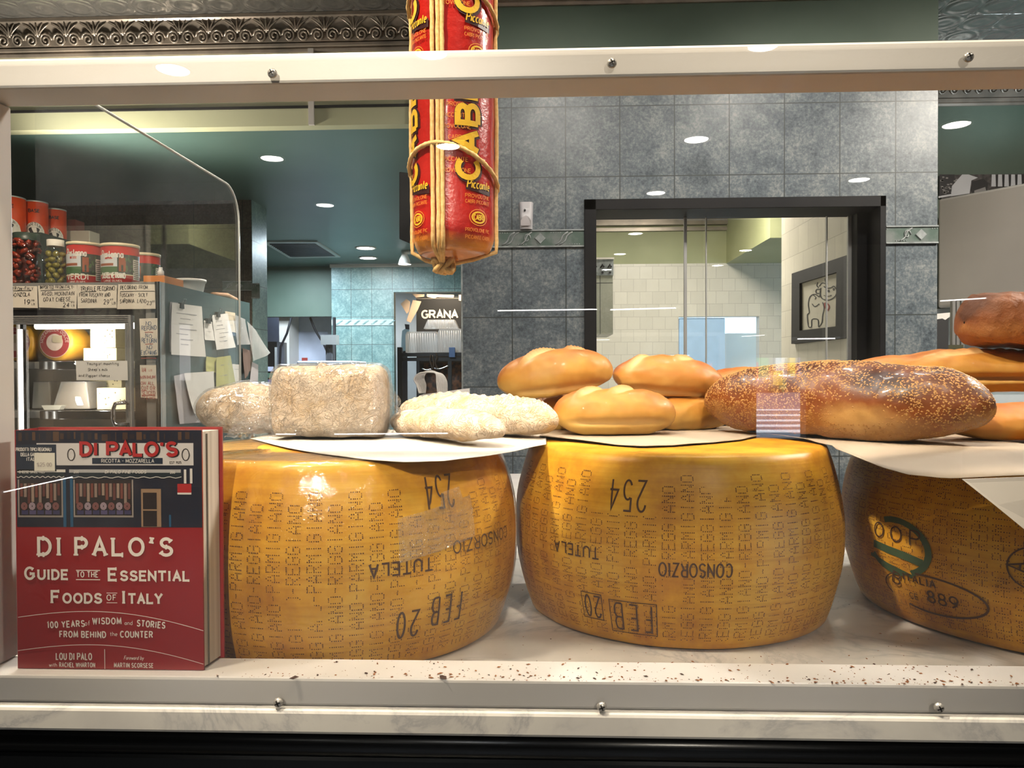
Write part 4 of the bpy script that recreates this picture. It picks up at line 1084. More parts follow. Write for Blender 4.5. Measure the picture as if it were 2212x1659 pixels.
tag(m.build('crumbs', origin=(0, .7, rz1)), 'brown bread crumbs scattered along the white rail and marble', 'crumbs', kind='stuff')

# ------------------------------------------------------------------ the red cookbook
RED = mat('book_red', srgb(150, 32, 34), .35, coat=.25, var=(4, srgb(140, 28, 32), .3, .7)); CREAMI = mat('book_lettering', srgb(236, 226, 214), .45)
PAGES = mat('book_pages', srgb(222, 214, 200), .7)
tp_ = NT('page_edges'); _v = tp_.coords('Object', (600, 1, 1)); tp_.base(tp_.ramp(tp_.noise(_v, 2.0, 3), [(.3, srgb(196, 186, 170)), (.6, srgb(230, 222, 208))])); 
NAVY = mat('book_photo_navy', srgb(26, 32, 48), .35, coat=.25, var=(60, srgb(36, 34, 44), .3, .7)); BK = mat('book_photo_black', srgb(22, 18, 24), .35, coat=.25)
bY = .674; bl = U(38, 1200, bY).x; br_ = U(438, 1200, bY).x; bz0 = rz1 + .0006; bz1 = U(230, 929, bY).z
b = thing('cookbook', ((bl + br_) / 2, .69, bz0), 'red cookbook with a shop-front photo, standing on the white rail', 'book')
th = .033; m = MB(); m.box(bl, br_, bY, bY + .002, bz0, bz1, RED)
bw, bh = br_ - bl, bz1 - bz0
S = front(0, bY, 0, .0004)
def uv(px, py): q = U(px, py, bY); return q.x, q.z
def rect(x0, y0, x1, y1, mt, off=.0002):
    p0 = uv(x0, y1); p1 = uv(x1, y0)
    p0 = (max(p0[0], bl), p0[1]); p1 = (min(p1[0], br_), p1[1])
    m.poly([(p0[0], bY - off, p0[1]), (p1[0], bY - off, p0[1]), (p1[0], bY - off, p1[1]), (p0[0], bY - off, p1[1])], mt)
ph = lambda n, c_: mat('book_photo_' + n, c_, .35, coat=.25)
rect(20, 929, 445, 1138, NAVY, .0002)
rs = random.Random(11)
for i in range(26): rect(40 + i * 15, 932 + rs.random() * 6, 40 + i * 15 + rs.random() * 13, 948 + rs.random() * 5, ph('brown%d' % (i % 3), [srgb(70, 52, 44), srgb(48, 40, 44), srgb(90, 66, 50)][i % 3]), .0003)
rect(80, 957, 418, 1005, ph('sign_white', srgb(206, 200, 196)), .0004); rect(20, 960, 122, 1018, ph('sign_navy', srgb(34, 44, 60)), .0005)
rect(200, 989, 352, 1002, ph('sign_navy', 0), .0006)
W_ = ph('letter_white', srgb(214, 208, 200)); R_ = ph('letter_red', srgb(172, 44, 44)); K_ = ph('ink', srgb(40, 34, 36))
px2m = bY / F
def btext(txt, px, py, hpx, mt, off=.0008, **kw):
    u, v = uv(px, py); m.text(txt, front(0, bY, 0, off), hpx * px2m, mt, x=u, y=v, **kw)
btext("DI PALO'S", 281, 984, 27, K_, .0007, w=.34, gap=.3, wide=1.25); btext("DI PALO'S", 279, 983, 27, R_, .0009, w=.27, gap=.3, wide=1.25)
btext('RICOTTA - MOZZARELLA', 277, 999, 7.5, W_, w=.16, fit=118 * px2m); btext('EST 1925', 380, 1001, 4.5, K_, w=.2)
btext('PRODOTTI TIPICI REGIONALI', 74, 974, 7, W_, w=.2, fit=80 * px2m); btext('DELLA GASTRONOMIA', 78, 985, 7, W_, w=.2, fit=66 * px2m); btext('ITALIANA', 78, 995, 7, W_, w=.2)
rect(38, 1014, 142, 1020, W_, .0005); rect(150, 1014, 391, 1021, ph('awning_rail', srgb(170, 168, 166)), .0005)
rect(38, 1020, 140, 1030, ph('awning', srgb(30, 40, 46)), .0006); rect(152, 1021, 393, 1031, ph('awning', 0), .0006)
btext('CHEESE SINCE 1925', 70, 1021.5, 5, W_, w=.2, fit=58 * px2m); btext('DI PALO FINE FOODS', 272, 1022, 6, W_, w=.2, slant=.2, fit=92 * px2m); btext('200', 166, 1021.5, 5, W_, w=.2); btext('200', 374, 1022.5, 5, W_, w=.2)
def wob(x0, x1, py):
    q = []
    for i in range(40): a = uv(x0 + (x1 - x0) * i / 39, py + 1.5 * sin(i * 1.4)); q.append(a)
    m.ribbon(q, .0006, front(0, bY, 0, .0009), W_)
wob(38, 140, 1030); wob(152, 393, 1031)
for (x0, x1) in ((40, 136), (160, 288)):
    rect(x0, 1036, x1, 1117, ph('frame', srgb(150, 140, 132)), .0004); rect(x0 + 3, 1036, x1 - 3, 1113, ph('window', srgb(44, 36, 36)), .0005)
    n = int((x1 - x0 - 8) / 8)
    for i in range(n):
        xx = x0 + 5 + i * 8; hh = rs.uniform(24, 44)
        rect(xx, 1044, xx + 5.5, 1044 + hh, ph('hang%d' % (i % 4), [srgb(112, 62, 52), srgb(138, 118, 106), srgb(96, 56, 50), srgb(150, 128, 112)][i % 4]), .0007)
    for i in range(int((x1 - x0) / 17)):
        xx = x0 + 8 + i * 17
        u, v = uv(xx + 6, 1093); m.ribbon([(u + 4.4 * px2m * cos(t), v + 5.5 * px2m * sin(t)) for t in [j * .7 for j in range(9)]], .0026, front(0, bY, 0, .0009), ph('ham%d' % (i % 2), [srgb(120, 78, 76), srgb(150, 132, 140)][i % 2]), True)
        rect(xx, 1102, xx + 14, 1111, ph('cheese%d' % (i % 2), [srgb(206, 176, 136), srgb(190, 120, 96)][i % 2] if x0 > 100 else [srgb(60, 56, 90), srgb(84, 76, 110)][i % 2]), .0008)
rect(306, 1056, 348, 1138, ph('doorframe', srgb(150, 122, 96)), .0004); rect(310, 1064, 339, 1137, ph('window', 0), .0005); rect(308, 1100, 340, 1103, ph('doorframe', 0), .0006)
rect(138, 1034, 143, 1138, ph('blue', srgb(40, 84, 116)), .0005); rect(153, 1034, 158, 1138, ph('blue', 0), .0005); rect(366, 1112, 370, 1138, ph('blue', 0), .0005)
rect(384, 1045, 414, 1064, ph('letter_red', 0), .0006); rect(384, 1064, 414, 1068, W_, .0006); rect(398, 1014, 403, 1044, W_, .0006); rect(411, 1012, 416, 1044, W_, .0006)
for (cx_, fl_) in ((155, 1), (402, -1)):       # plain round ornaments beside the sign's name
    u, v = uv(cx_, 982); m.ribbon([(u + 8 * px2m * cos(t), v + 13 * px2m * sin(t)) for t in [j * .5 for j in range(13)]], .0008, front(0, bY, 0, .0008), K_, True)
rect(76, 978, 120, 1017, ph('price_sticker', srgb(222, 216, 200)), .0011); btext('$25.00', 98, 1007, 8, ph('sticker_ink', srgb(176, 166, 160)), .0014, w=.16)
btext("DI PALO'S", 228, 1198, 36, CREAMI, w=.20, gap=.55, wide=1.3, serif=.15, fit=300 * px2m)
btext('GUIDE', 100, 1250, 25, CREAMI, w=.22, gap=.42, wide=1.1, small=.78, serif=.14, fit=92 * px2m)
btext('ESSENTIAL', 321, 1253, 25, CREAMI, w=.22, gap=.42, wide=1.1, small=.78, serif=.14, fit=176 * px2m)
btext('TO THE', 190, 1246, 12, CREAMI, w=.17, gap=.4, fit=48 * px2m); rect(165, 1231, 217, 1232.5, CREAMI, .0006); rect(165, 1251, 217, 1252.5, CREAMI, .0006)
btext('FOODS', 165, 1301, 25, CREAMI, w=.22, gap=.42, wide=1.1, small=.78, serif=.14, fit=108 * px2m); btext('ITALY', 307, 1302, 25, CREAMI, w=.22, gap=.42, wide=1.1, small=.78, serif=.14, fit=84 * px2m)
btext('OF', 242, 1296, 12, CREAMI, w=.17, gap=.4); rect(231, 1280, 254, 1281.3, CREAMI, .0006); rect(231, 1301, 254, 1302.3, CREAMI, .0006)
for base_, py0 in ((1325, 1340), (1397, 1413)):
    q = [uv(40 + 400 * i / 30, base_ + 16 - 22 * sin(pi * (i / 30 * .9 + .12)) + 14 * (i / 30) ** 3 * 1.4) for i in range(31)]
    m.ribbon(q, .00055, front(0, bY, 0, .0006), CREAMI)
btext('100 YEARS', 144, 1354, 13, CREAMI, w=.2, gap=.4, fit=84 * px2m, rot=.05); btext('of', 190, 1350, 10, CREAMI, w=.12); btext('WISDOM', 232, 1347, 13, CREAMI, w=.2, gap=.4, fit=64 * px2m)
btext('and', 279, 1349, 9, CREAMI, w=.12); btext('STORIES', 327, 1354, 13, CREAMI, w=.2, gap=.4, fit=62 * px2m, rot=-.08)
btext('FROM BEHIND', 180, 1376, 13, CREAMI, w=.2, gap=.4, fit=104 * px2m); btext('the', 247, 1373, 9, CREAMI, w=.12); btext('COUNTER', 296, 1376, 13, CREAMI, w=.2, gap=.4, fit=72 * px2m)
btext('LOU DI PALO', 161, 1424, 14, CREAMI, w=.18, gap=.4, fit=80 * px2m); btext('with', 116, 1439, 8, CREAMI, w=.14); btext('RACHEL WHARTON', 168, 1440, 9.5, CREAMI, w=.18, gap=.4, fit=80 * px2m)
btext('Foreword by', 290, 1424, 8, CREAMI, w=.13, slant=.3, fit=44 * px2m); btext('MARTIN SCORSESE', 290, 1441, 9.5, CREAMI, w=.18, gap=.4, fit=88 * px2m); rect(226.6, 1402, 227.6, 1446, CREAMI, .0006)
part(m, 'front_cover', b)
m = MB(); m.prism([(bl + .001, bY + .0022, bz0 + .002), (br_ - .001, bY + .0022, bz0 + .002), (br_ + .0025, bY + th - .003, bz0 + .002), (bl + .001, bY + th - .003, bz0 + .002)], (0, 0, bz1 - bz0 - .004), tp_.m)
m.box(br_ - .0012, br_ + .0010, bY + .009, bY + .0105, bz0 + .002, bz1 - .004, BLACKM if False else mat('page_gap', srgb(120, 112, 100), .8)); part(m, 'pages', b)
m = MB(); m.box(bl, br_ + .0055, bY + th - .0022, bY + th, bz0, bz1 + .0005, RED); part(m, 'back_cover', b)
m = MB(); m.box(bl - .0012, bl - .0001, bY, bY + th, bz0, bz1, RED); part(m, 'spine', b)

# ------------------------------------------------------------------ hanging provolone
CORD = mat('cotton_cord', srgb(232, 200, 140), .8, var=(200, srgb(206, 166, 100), .3, .7))
PRED = NT('red_cheese_casing'); _v = PRED.coords('Object'); _n = PRED.noise(_v, 14, 6, .6)
_z = PRED.n('SeparateXYZ'); PRED.l(_v, _z.inputs[0])
_k = PRED.math('ADD', _z.outputs['Z'], PRED.math('MULTIPLY', _n, .030))
PRED.base(PRED.mix(PRED.val(_k, .026, .040), PRED.mix(PRED.val(_n, .3, .8), srgb(212, 140, 44), srgb(196, 118, 36)), PRED.mix(PRED.val(_n, .35, .75), srgb(176, 32, 24), srgb(150, 22, 20))))
PRED.b.inputs['Roughness'].default_value = .28; PRED.b.inputs['Coat Weight'].default_value = .4; PRED.b.inputs['Coat Roughness'].default_value = .12
PRED.bump(PRED.noise(_v, 130, 4), .45, .0018); PRED = PRED.m
YEL = mat('casing_lettering', srgb(222, 178, 44), .4); YELD = mat('casing_small_lettering', srgb(214, 132, 50), .4); CASB = mat('casing_band', srgb(56, 24, 26), .4)
vY = 1.0; vx = U(980, 400, vY).x; vz0 = U(980, 552, vY).z; R0 = U(1069, 350, vY).x - vx
R0 = (U(1068, 350, vY).x - U(893, 350, vY).x) / 2
pv = thing('provolone', (vx, vY, vz0), 'red provolone log with yellow lettering hanging in pale cord', 'hanging cheese')
vt = vz0 + .56
def vr(z):
    t = z - vz0
    if t < .018: return R0 * (.80 + .19 * sqrt(max(0, t / .018)))
    return R0 * (1 - .01 * sin(t * 30))
m = MB(); nn = 72
prof = [(.0005, .012), (R0 * .4, .009), (R0 * .72, .003), (R0 * .8, 0)] + [(vr(vz0 + z), z) for z in (.002, .005, .009, .014, .02)] + [(vr(vz0 + .02 + .52 * i / 24), .02 + .52 * i / 24) for i in range(1, 25)] + [(R0 * .9, .55), (R0 * .5, .558), (.001, .56)]
vs = []
for r, z in prof:
    for k in range(nn):
        a = 2 * pi * k / nn; d = noise.noise(Vector((cos(a) * 3, sin(a) * 3, z * 25))) * .0012; vs.append((vx + (r + d) * cos(a), vY + (r + d) * sin(a), vz0 + z))
m.add(vs, [(i * nn + k, i * nn + (k + 1) % nn, (i + 1) * nn + (k + 1) % nn, (i + 1) * nn + k) for i in range(len(prof) - 1) for k in range(nn)], PRED, True)
def vfn(a0, z0, off=.0016):
    return lambda u, v, d=0: Vector((vx + (R0 + off + d) * sin(a0 + u / R0), vY - (R0 + off) * cos(a0 + u / R0), z0 + v))
def vz(py): return U(980, py, vY - R0).z
for a0 in (-.98, .62):
    for up in (0, 1):
        zc_ = vz(300 - 330 * up) + .0; dz = .205 * up
        z0_ = vz(382) + dz
        m.text('CABRI', vfn(a0 + .08, z0_, .0022), .026, YEL, .27, rot=pi / 2, align='l', wide=1.3, gap=.42)
        m.text('CABRI', vfn(a0 + .11, z0_ - .0012, .0014), .0265, CASB, .40, rot=pi / 2, align='l', wide=1.3, gap=.40)
        m.ribbon([(-.018, -.001 * 0), (0, -.002), (.018, -.004), (.02, -.004)], .011, vfn(a0 + .12, z0_ - .009, .0012), CASB)
        m.text('Piccante', vfn(a0 + .12, z0_ - .012, .0018), .0105, YEL, .145, slant=.25, fit=.034)
        ov = [(.013 * cos(t), .010 * sin(t)) for t in [j * .35 for j in range(18)]]
        m.ribbon(ov, .0010, vfn(a0 + .10, z0_ - .048, .0016), YELD, True); m.ribbon([(p * .72, q * .66) for p, q in ov], .0022, vfn(a0 + .10, z0_ - .048, .0016), YEL, True)
        m.text('CABRI', vfn(a0 + .10, z0_ - .051, .0018), .006, YEL, .2, fit=.014)
        for i, s_ in enumerate(('PROVOLONE', 'CABRI PICCANTE', 'PROVOLONE PIC', 'PICCANTE CABRI')):
            m.text(s_, vfn(a0 + .1, z0_ - (.024, .031, .066, .075)[i], .0016), .0042, YELD, .14, fit=.036)
        for i in range(10): m.text(('PROVOLONE', 'PICCANTE', 'PROVO', 'CABRI')[i % 4], vfn(a0 - .46, z0_ + .006 + i * .0135, .0016), .0048, YELD, .14)
part(m, 'casing', pv)
m = MB()
def up_strand(a, z0, z1, off=.003): return [Vector((vx + (vr(max(z, vz0 + .019)) + off) * sin(a), vY - (vr(max(z, vz0 + .019)) + off) * cos(a), z)) for z in [z0 + (z1 - z0) * i / 40 for i in range(41)]]
kn = Vector((U(958, 574, vY - .02).x, vY - .02, U(958, 574, vY - .02).z))
for px in (936, 948, 957):
    a = math.asin(max(-1, min(1, (U(px, 350, vY - R0).x - vx) / R0)))
    m.tube([kn] + [kn.lerp(up_strand(a, vz0 + .004, vt)[0], .6)] + up_strand(a, vz0 + .004, vt), .0027, CORD, 9, twist=2.2)
for a in (-1.62, 1.62, pi):
    st = up_strand(a, vz0 + .004, vt, .0026); m.tube([kn, kn.lerp(st[0], .55) + Vector((0, 0, -.002))] + st, .0026, CORD, 9, twist=2.2)
def sling(zf, zs, seed):
    pts = []
    for i in range(72):
        a = 2 * pi * i / 72; k = (1 + cos(a)) / 2; k = k ** 1.5
        z = zs + (zf - zs) * k
        pts.append((vx + (R0 + .0042) * sin(a - .35), vY - (R0 + .0042) * cos(a - .35), z))
    m.tube(pts, .0028, CORD, 9, closed=True, twist=2.094)
sling(vz(308), vz(398), 1); sling(vz(308) + .205, vz(398) + .205, 2)
part(m, 'cord_net', pv, label='pale twisted cord net')
m = MB(); rs = random.Random(5)
pts = [kn + Vector((.012 * sin(t * 1.7) , .008 * cos(t * 2.3), .008 * sin(t * 2.9 + 1))) for t in [i * .22 for i in range(46)]]
m.tube(pts, .0034, CORD, 9, twist=2.0); part(m, 'knot', pv, label='pale cord knot')
m = MB(); m.tube([(vx, vY, vt - .002), (vx, vY, vt + .1), (vx, vY, CEIL - .03)], .003, CORD, 8); 
for a in (-.25, 1.62, -1.62, pi): m.tube([up_strand(a, vt - .02, vt - .012)[0], (vx + .04 * sin(a), vY - .04 * cos(a), vt + .008), (vx, vY, vt + .06)], .0026, CORD, 8)
part(m, 'hanging_cord', pv)
m = MB(); m.lathe([(.02, CEIL - .001), (.02, CEIL - .006), (.006, CEIL - .012), (.006, CEIL - .03)], 16, CHROME, Matrix.Translation((vx, vY, 0))); part(m, 'ceiling_hook', pv)

# ------------------------------------------------------------------ glass-door cheese fridge on the left
fY = 2.9
def X_(px, Y=fY): return U(px, 760, Y).x
def Z_(py, px=200, Y=fY): return U(px, py, Y).z
fx0, fx1 = -2.42, X_(349); fz1 = Z_(610, 200); fyb = 3.80
fg = thing('cheese_fridge', ((fx0 + fx1) / 2, 3.3, 0), 'steel glass-door fridge of cheeses with handwritten price cards on top', 'fridge')
SIDEG = mat('fridge_side_green', srgb(62, 86, 88), .35, var=(3, srgb(54, 76, 80), .3, .7))
FRIN = mat('fridge_interior', srgb(238, 234, 224), .4)
dx0_, dx1_ = X_(40), X_(289); dz1_, dz0_ = Z_(682), .35
m = MB(); m.box(fx0, fx1, fY + .04, fyb, .1, fz1 - .004, SIDEG)
m2 = MB()
# carcass as walls so that the inside is hollow
sx1 = X_(305)
m = MB(); m.box(fx1 - .03, fx1, fY + .03, fyb, .1, fz1, SIDEG); m.box(fx0, fx0 + .03, fY + .03, fyb, .1, fz1, SIDEG); m.box(fx0 + .03, fx1 - .03, fyb - .03, fyb, .1, fz1, SIDEG)
m.box(fx0 + .03, fx1 - .03, fY + .03, fyb - .03, dz1_, fz1, SIDEG); m.box(fx0 + .03, fx1 - .03, fY + .03, fyb - .03, .1, .35, SIDEG); part(m, 'carcass', fg)
m = MB(); iy = fY + .62; m.box(fx0 + .03, sx1, iy, iy + .02, .35, dz1_, FRIN); m.box(sx1 - .0, sx1 + .02, fY + .03, iy, .35, dz1_, FRIN); m.box(fx0 + .03, sx1, fY + .06, iy, .35, .37, FRIN); m.box(X_(58) - .32, X_(58) - .30, fY + .03, iy, .35, dz1_, FRIN); part(m, 'lining', fg)
m = MB(); m.box(fx0, fx1, fY + .0, fY + .03, Z_(668), fz1, STEEL); m.box(sx1 + .02, fx1, fY, fY + .03, .1, Z_(668), STEEL)
for px in (341, 347): m.box(X_(px) - .005, X_(px) + .003, fY - .008, fY, .1, fz1, CHROME)
part(m, 'steel_front', fg)
m = MB(); m.box(fx0, sx1 + .02, fY, fY + .03, dz1_, Z_(668), BLACK); m.box(X_(291), sx1 + .02, fY, fY + .03, .35, dz1_, BLACK); part(m, 'black_surround', fg)
dpart = thing('door_tmp', (0, 0, 0), None, None) if False else None
m = MB(); wz = Z_(700)
m.box(dx0_ - .3, dx1_, fY - .02, fY, wz, dz1_, ALU); m.box(X_(276), dx1_, fY - .02, fY, .4, wz, ALU); m.box(X_(43), X_(46), fY - .02, fY, .4, wz, ALU); m.box(X_(51), X_(58), fY - .02, fY, .4, wz, NEARBLACK); m.box(dx0_ - .3, dx1_, fY - .02, fY, .36, .42, ALU)
for i in range(4): m.box(dx0_ - .3, dx1_ - .01 * 1, fY - .023, fY - .02, wz + .006 + i * .007, wz + .009 + i * .007, STEEL)
for i in range(3): m.box(X_(279) + i * .006, X_(279) + i * .006 + .002, fY - .023, fY - .02, .4, wz, STEEL)
door = part(m, 'door', fg, .0015)
m = MB(); m.box(X_(58), X_(276), fY - .012, fY - .008, .42, wz, GLASS); q = part(m, 'pane', door, label='clear door pane')
hx = X_(262); hz0, hz1 = Z_(915), Z_(871)
m = MB(); m.tube([(X_(283), fY - .022, hz1 + .005), (X_(275), fY - .05, hz1 + .003), (hx + .008, fY - .06, hz1), (hx, fY - .06, hz1 - .02), (hx, fY - .06, hz0 + .02), (hx + .004, fY - .06, hz0), (X_(283), fY - .022, hz0)], .008, CHROME, 8); part(m, 'handle', door, label='chrome bow handle')
sh1, sh2 = Z_(778), Z_(888)
for z in (sh1, sh2):
    m = MB(); m.box(X_(58) - .29, X_(282), fY + .08, iy, z - .032, z - .004, STEEL); m.box(X_(58), X_(282), fY + .07, fY + .082, z - .036, z - .002, CHROME); part(m, 'shelf', fg, .002)
m = MB(); m.cyl((X_(53.5), fY - .024, .45), (X_(53.5), fY - .024, wz - .02), .008, mat('fridge_light_tube', (1, .93, .84), emit=5), 8); part(m, 'light_tube', fg)
m = MB(); m.cyl((X_(60), fY + .05, wz - .004), (X_(282), fY + .05, wz - .004), .012, mat('fridge_light_tube', 0), 8); part(m, 'light_tube', fg)
lamp('fridge_lamp', 'AREA', ((X_(60) + X_(280)) / 2, fY + .05, wz - .02), 2.2, (1, .88, .70), (X_(170), fY + .3, sh1), .02, size_y=.3, shape='RECTANGLE')
lamp('fridge_lamp', 'AREA', ((X_(60) + X_(280)) / 2, fY + .05, sh1 - .045), 1.8, (1, .92, .80), (X_(170), fY + .3, sh2), .02, size_y=.3, shape='RECTANGLE')
# what is in the fridge
YCH = mat('yellow_cheese_rind', srgb(236, 176, 60), .35); PCH = mat('peppered_cheese', srgb(236, 222, 180), .5, var=(60, srgb(222, 206, 160), .3, .7)); PEP = mat('peppercorn', srgb(40, 34, 26), .8)
CLAB = mat('red_cheese_label', srgb(164, 58, 60), .5); CLABW = mat('cheese_label_white', srgb(232, 210, 196), .5)
def small_wheel(px, pr, label, half=False):
    r = pr / F * (fY + .16); cx = X_(px, fY + .16); cz = sh1 + r * .99; y0 = fY + .12
    t = thing('small_cheese', (cx, y0 + .06, sh1), label, 'cheese wheel', 'labelled cheese wheels in the fridge')
    M4 = Matrix.Translation((cx, y0 + .14, cz)) @ Matrix.Rotation(radians(90), 4, 'X')
    m = MB(); m.lathe([(.001, 0), (r * .92, 0), (r, .02), (r, .12), (r * .94, .138), (.001, .14)], 40, YCH, M4, caps=False); part(m, 'rind', t)
    m = MB(); m.lathe([(.001, .1402), (r * .82, .1402)], 40, CLABW, M4, smooth=False, caps=False); m.lathe([(.001, .1406), (r * .79, .1406)], 40, CLAB, M4, smooth=False, caps=False)
    m.lathe([(.001, .141), (r * .45, .141)], 30, CLABW, M4, smooth=False, caps=False)
    S2 = lambda a: (lambda u, v: Vector((cx + (r * .60 + v) * sin(a + u / r), y0 - .002, cz + (r * .60 + v) * cos(a + u / r))))
    m.text('MOZARELLA DOLCE', S2(0), r * .15, CLABW, .18, fit=r * 3.2)
    m.box(cx - r * .1, cx + r * .42, y0 - .0035, y0 - .003, cz - r * .02, cz + r * .36, mat('cheese_sticker', srgb(206, 190, 160), .6))
    part(m, 'paper_label', t, label='red round paper label'); return t
small_wheel(132, 41, 'yellow cheese wheel with whole red round label on the upper fridge shelf')
small_wheel(47, 41, 'yellow cheese wheel cut off by the fridge door frame, upper shelf')
def pep_block(px0, px1, py0, py1, dY, label, base=None, seed=0, depth=.12):
    y0 = fY + dY; x0, x1 = X_(px0, y0), X_(px1, y0); z1, z0 = Z_(py0, 200, y0), Z_(py1, 200, y0)
    m = MB(); m.box(x0, x1, y0, y0 + depth, base if base is not None else z0, z1, PCH); rs = random.Random(seed)
    for i in range(9):
        x = rs.uniform(x0 + .01, x1 - .01); z = rs.uniform(z0 + .01, z1 - .01); m.lathe([(.001, .0008), (.0035, .0005), (.004, -.002)], 7, PEP, Matrix.Translation((x, y0, z)) @ Matrix.Rotation(radians(90), 4, 'X'), caps=False)
    return tag(m.build('cheese_block', bevel=.004), label, 'cheese block', 'peppered cheese blocks in the fridge')
bA = pep_block(180, 252, 752, 778, .12, 'low peppered cheese block on the upper fridge shelf, right under another block', sh1 + .0004, 1)
pep_block(195, 250, 708, 751.5, .15, 'tall peppered cheese piece stacked on the low block in the fridge', None, 2, .09)
pep_block(208, 273, 838, 888, .12, 'peppered cheese block by the door handle on the lower fridge shelf', sh2 + .0004, 3)
pep_block(193, 262, 815, 838, .30, 'pale cheese half behind the lower peppered block under the note', sh2 + .0004, 4)
GREYW = clear('wrapped_cheese_film', (.9, .9, .86), .06, .1, haze=.25, wrinkle=(60, .8, .004))
def wedge(px0, px1, py0, Y, mt, label, tip):
    x0, x1 = X_(px0, Y), X_(px1, Y); z0 = sh2 + .0004; z1 = Z_(py0, 200, Y)
    m = MB(); m.prism([(x0, Y, z0), (x1, Y, z0), (x1 - (x1 - x0) * .1, Y, z1), (x0 + (x1 - x0) * tip, Y, z1)], (0, .14, 0), mt)
    o = tag(m.build('cheese_wedge', bevel=.008), label, 'cheese wedge'); f2 = MB(); e_ = .004
    f2.prism([(x0 - e_, Y - e_, z0 + .0006), (x1 + e_, Y - e_, z0 + .0006), (x1 - (x1 - x0) * .1 + e_, Y - e_, z1 + e_), (x0 + (x1 - x0) * tip - e_, Y - e_, z1 + e_)], (0, .148, 0), GREYW); part(f2, 'wrapper', o, .004, label='shiny clear wrapper'); return o
wedge(114, 192, 826, fY + .14, mat('brown_cheese_paste', srgb(150, 126, 96), .5), 'brown wrapped cheese wedge in the middle of the lower fridge shelf', .25)
wedge(70, 108, 826, fY + .2, mat('grey_green_cheese', srgb(132, 128, 100), .5), 'grey green wrapped cheese wedge beside the fridge light tube', .1)
m = MB(); y0 = fY + .1; m.prism([(X_(88, y0), y0, sh2 + .018), (X_(132, y0), y0, sh2 + .018), (X_(126, y0), y0, sh2 + .0004), (X_(94, y0), y0, sh2 + .0004)], (0, .03, 0), mat('white_tray', srgb(228, 226, 216), .4)); tag(m.build('foam_tray'), 'white foam tray in front of the wrapped wedges in the fridge', 'tray')

# handwritten cards
CARD = mat('price_card', srgb(226, 216, 200), .6, var=(14, srgb(214, 204, 188), .3, .8))
def card(name, corners, Y, label, lines, ink, group=None, cat='sign', off=.012, seed=1, mt=None, underline=()):
    """corners: px x0, y0, x1, y1 at depth Y; lines: (text, px, py, height px, width px)."""
    p0 = U(corners[0], corners[3], Y - off); p1 = U(corners[2], corners[1], Y - off); y = Y - off
    m = MB(); rs = random.Random(seed); k = .004
    q = [(p0.x + rs.uniform(-k, k), y, p0.z + rs.uniform(-k, k)), (p1.x + rs.uniform(-k, k), y, p0.z + rs.uniform(-k, k)), (p1.x + rs.uniform(-k, k), y, p1.z + rs.uniform(-k, k) * .5), (p0.x + rs.uniform(-k, k), y, p1.z + rs.uniform(-k, k) * .5)]
    m.prism(q, (0, .0006, 0), mt or CARD); s = y / F
    for ln in lines:
        t, px, py, hp, wp = ln[:5]; ik = ln[5] if len(ln) > 5 else ink; c_ = U(px, py, y)
        m.text(t, front(0, y, 0, .0007), hp * s, ik, .13, x=c_.x, y=c_.z, fit=wp * s, jit=.11, gap=.3, slant=.05, rng=rs)
    for (xa, ya, xb, yb, *ik) in underline:
        a = U(xa, ya, y); b_ = U(xb, yb, y); m.ribbon([(a.x, a.z), ((a.x + b_.x) / 2, (a.z + b_.z) / 2 + .001), (b_.x, b_.z)], .0022, front(0, y, 0, .0007), ik[0] if ik else ink)
    return tag(m.build(name), label, cat, group)
GC = 'handwritten price cards on the fridge'
card('price_card', (-20, 618, 80, 665), fY, 'price card at the frame post with the price 19.99', [('IMPORTED FROM ITALY', 30, 627, 7, 88), ('GORGONZOLA', 36, 640, 8, 60), ('19', 58, 658, 10, 12), ('99', 71, 651, 4, 7), ('LB', 72, 659, 4, 7)], INK, GC, seed=1, underline=((20, 629, 68, 628),))
card('price_card', (82, 616, 166, 666), fY, 'price card for aged mountain goat cheese', [('IMPORTED FROM ITALY-', 123, 624, 7.5, 76), ('AGED, MOUNTAIN', 126, 638, 8, 73), ('GOAT CHEESE', 123, 651, 8.5, 60), ('24', 143, 663, 9, 14), ('99', 157, 655, 4, 7), ('LB', 158, 662, 4, 7)], INK, GC, seed=2, underline=((88, 628, 150, 626),))
card('price_card', (169, 615, 252, 666), fY, 'price card for truffle pecorino', [('TRUFFLE PECORINO', 211, 628, 9, 76), ('FROM TUSCANY AND', 205, 641, 8, 70), ('SARDINIA', 192, 654, 8.5, 36), ('29', 230, 657, 10, 10), ('99', 241, 649, 4, 7), ('LB', 246, 657, 5, 8)], INK, GC, seed=3, underline=((174, 631, 208, 630),))
card('price_card', (254, 614, 336, 666), fY, 'price card for pecorino from several regions, last by the chrome edge', [('PECORINO FROM...', 293, 625, 8, 68), ('TUSCANY - SICILY', 289, 641, 7.5, 62), ('SARDINIA . LAZIO', 288, 654, 8, 58), ('23', 322, 659, 8, 9), ('99', 331, 653, 4, 6)], INK, GC, seed=4, underline=((260, 630, 334, 629),))
card('notice_card', (304, 688, 339, 770), fY, 'blue lettered notice refusing refunds and exchanges on the fridge', [('NO', 321, 703, 8.5, 13), ('REFUND', 322, 713, 9, 33), ('NO', 321, 730, 8.5, 12), ('RETURN', 322, 740, 9, 33), ('NO', 323, 754, 8.5, 12), ('EXCHANG', 322, 766, 9, 34)], INKBLUE, 'notices on the fridge', seed=5, underline=((313, 718, 331, 718, INKRED), (314, 744, 331, 743, INKRED), (305, 774, 338, 774, INKRED)))
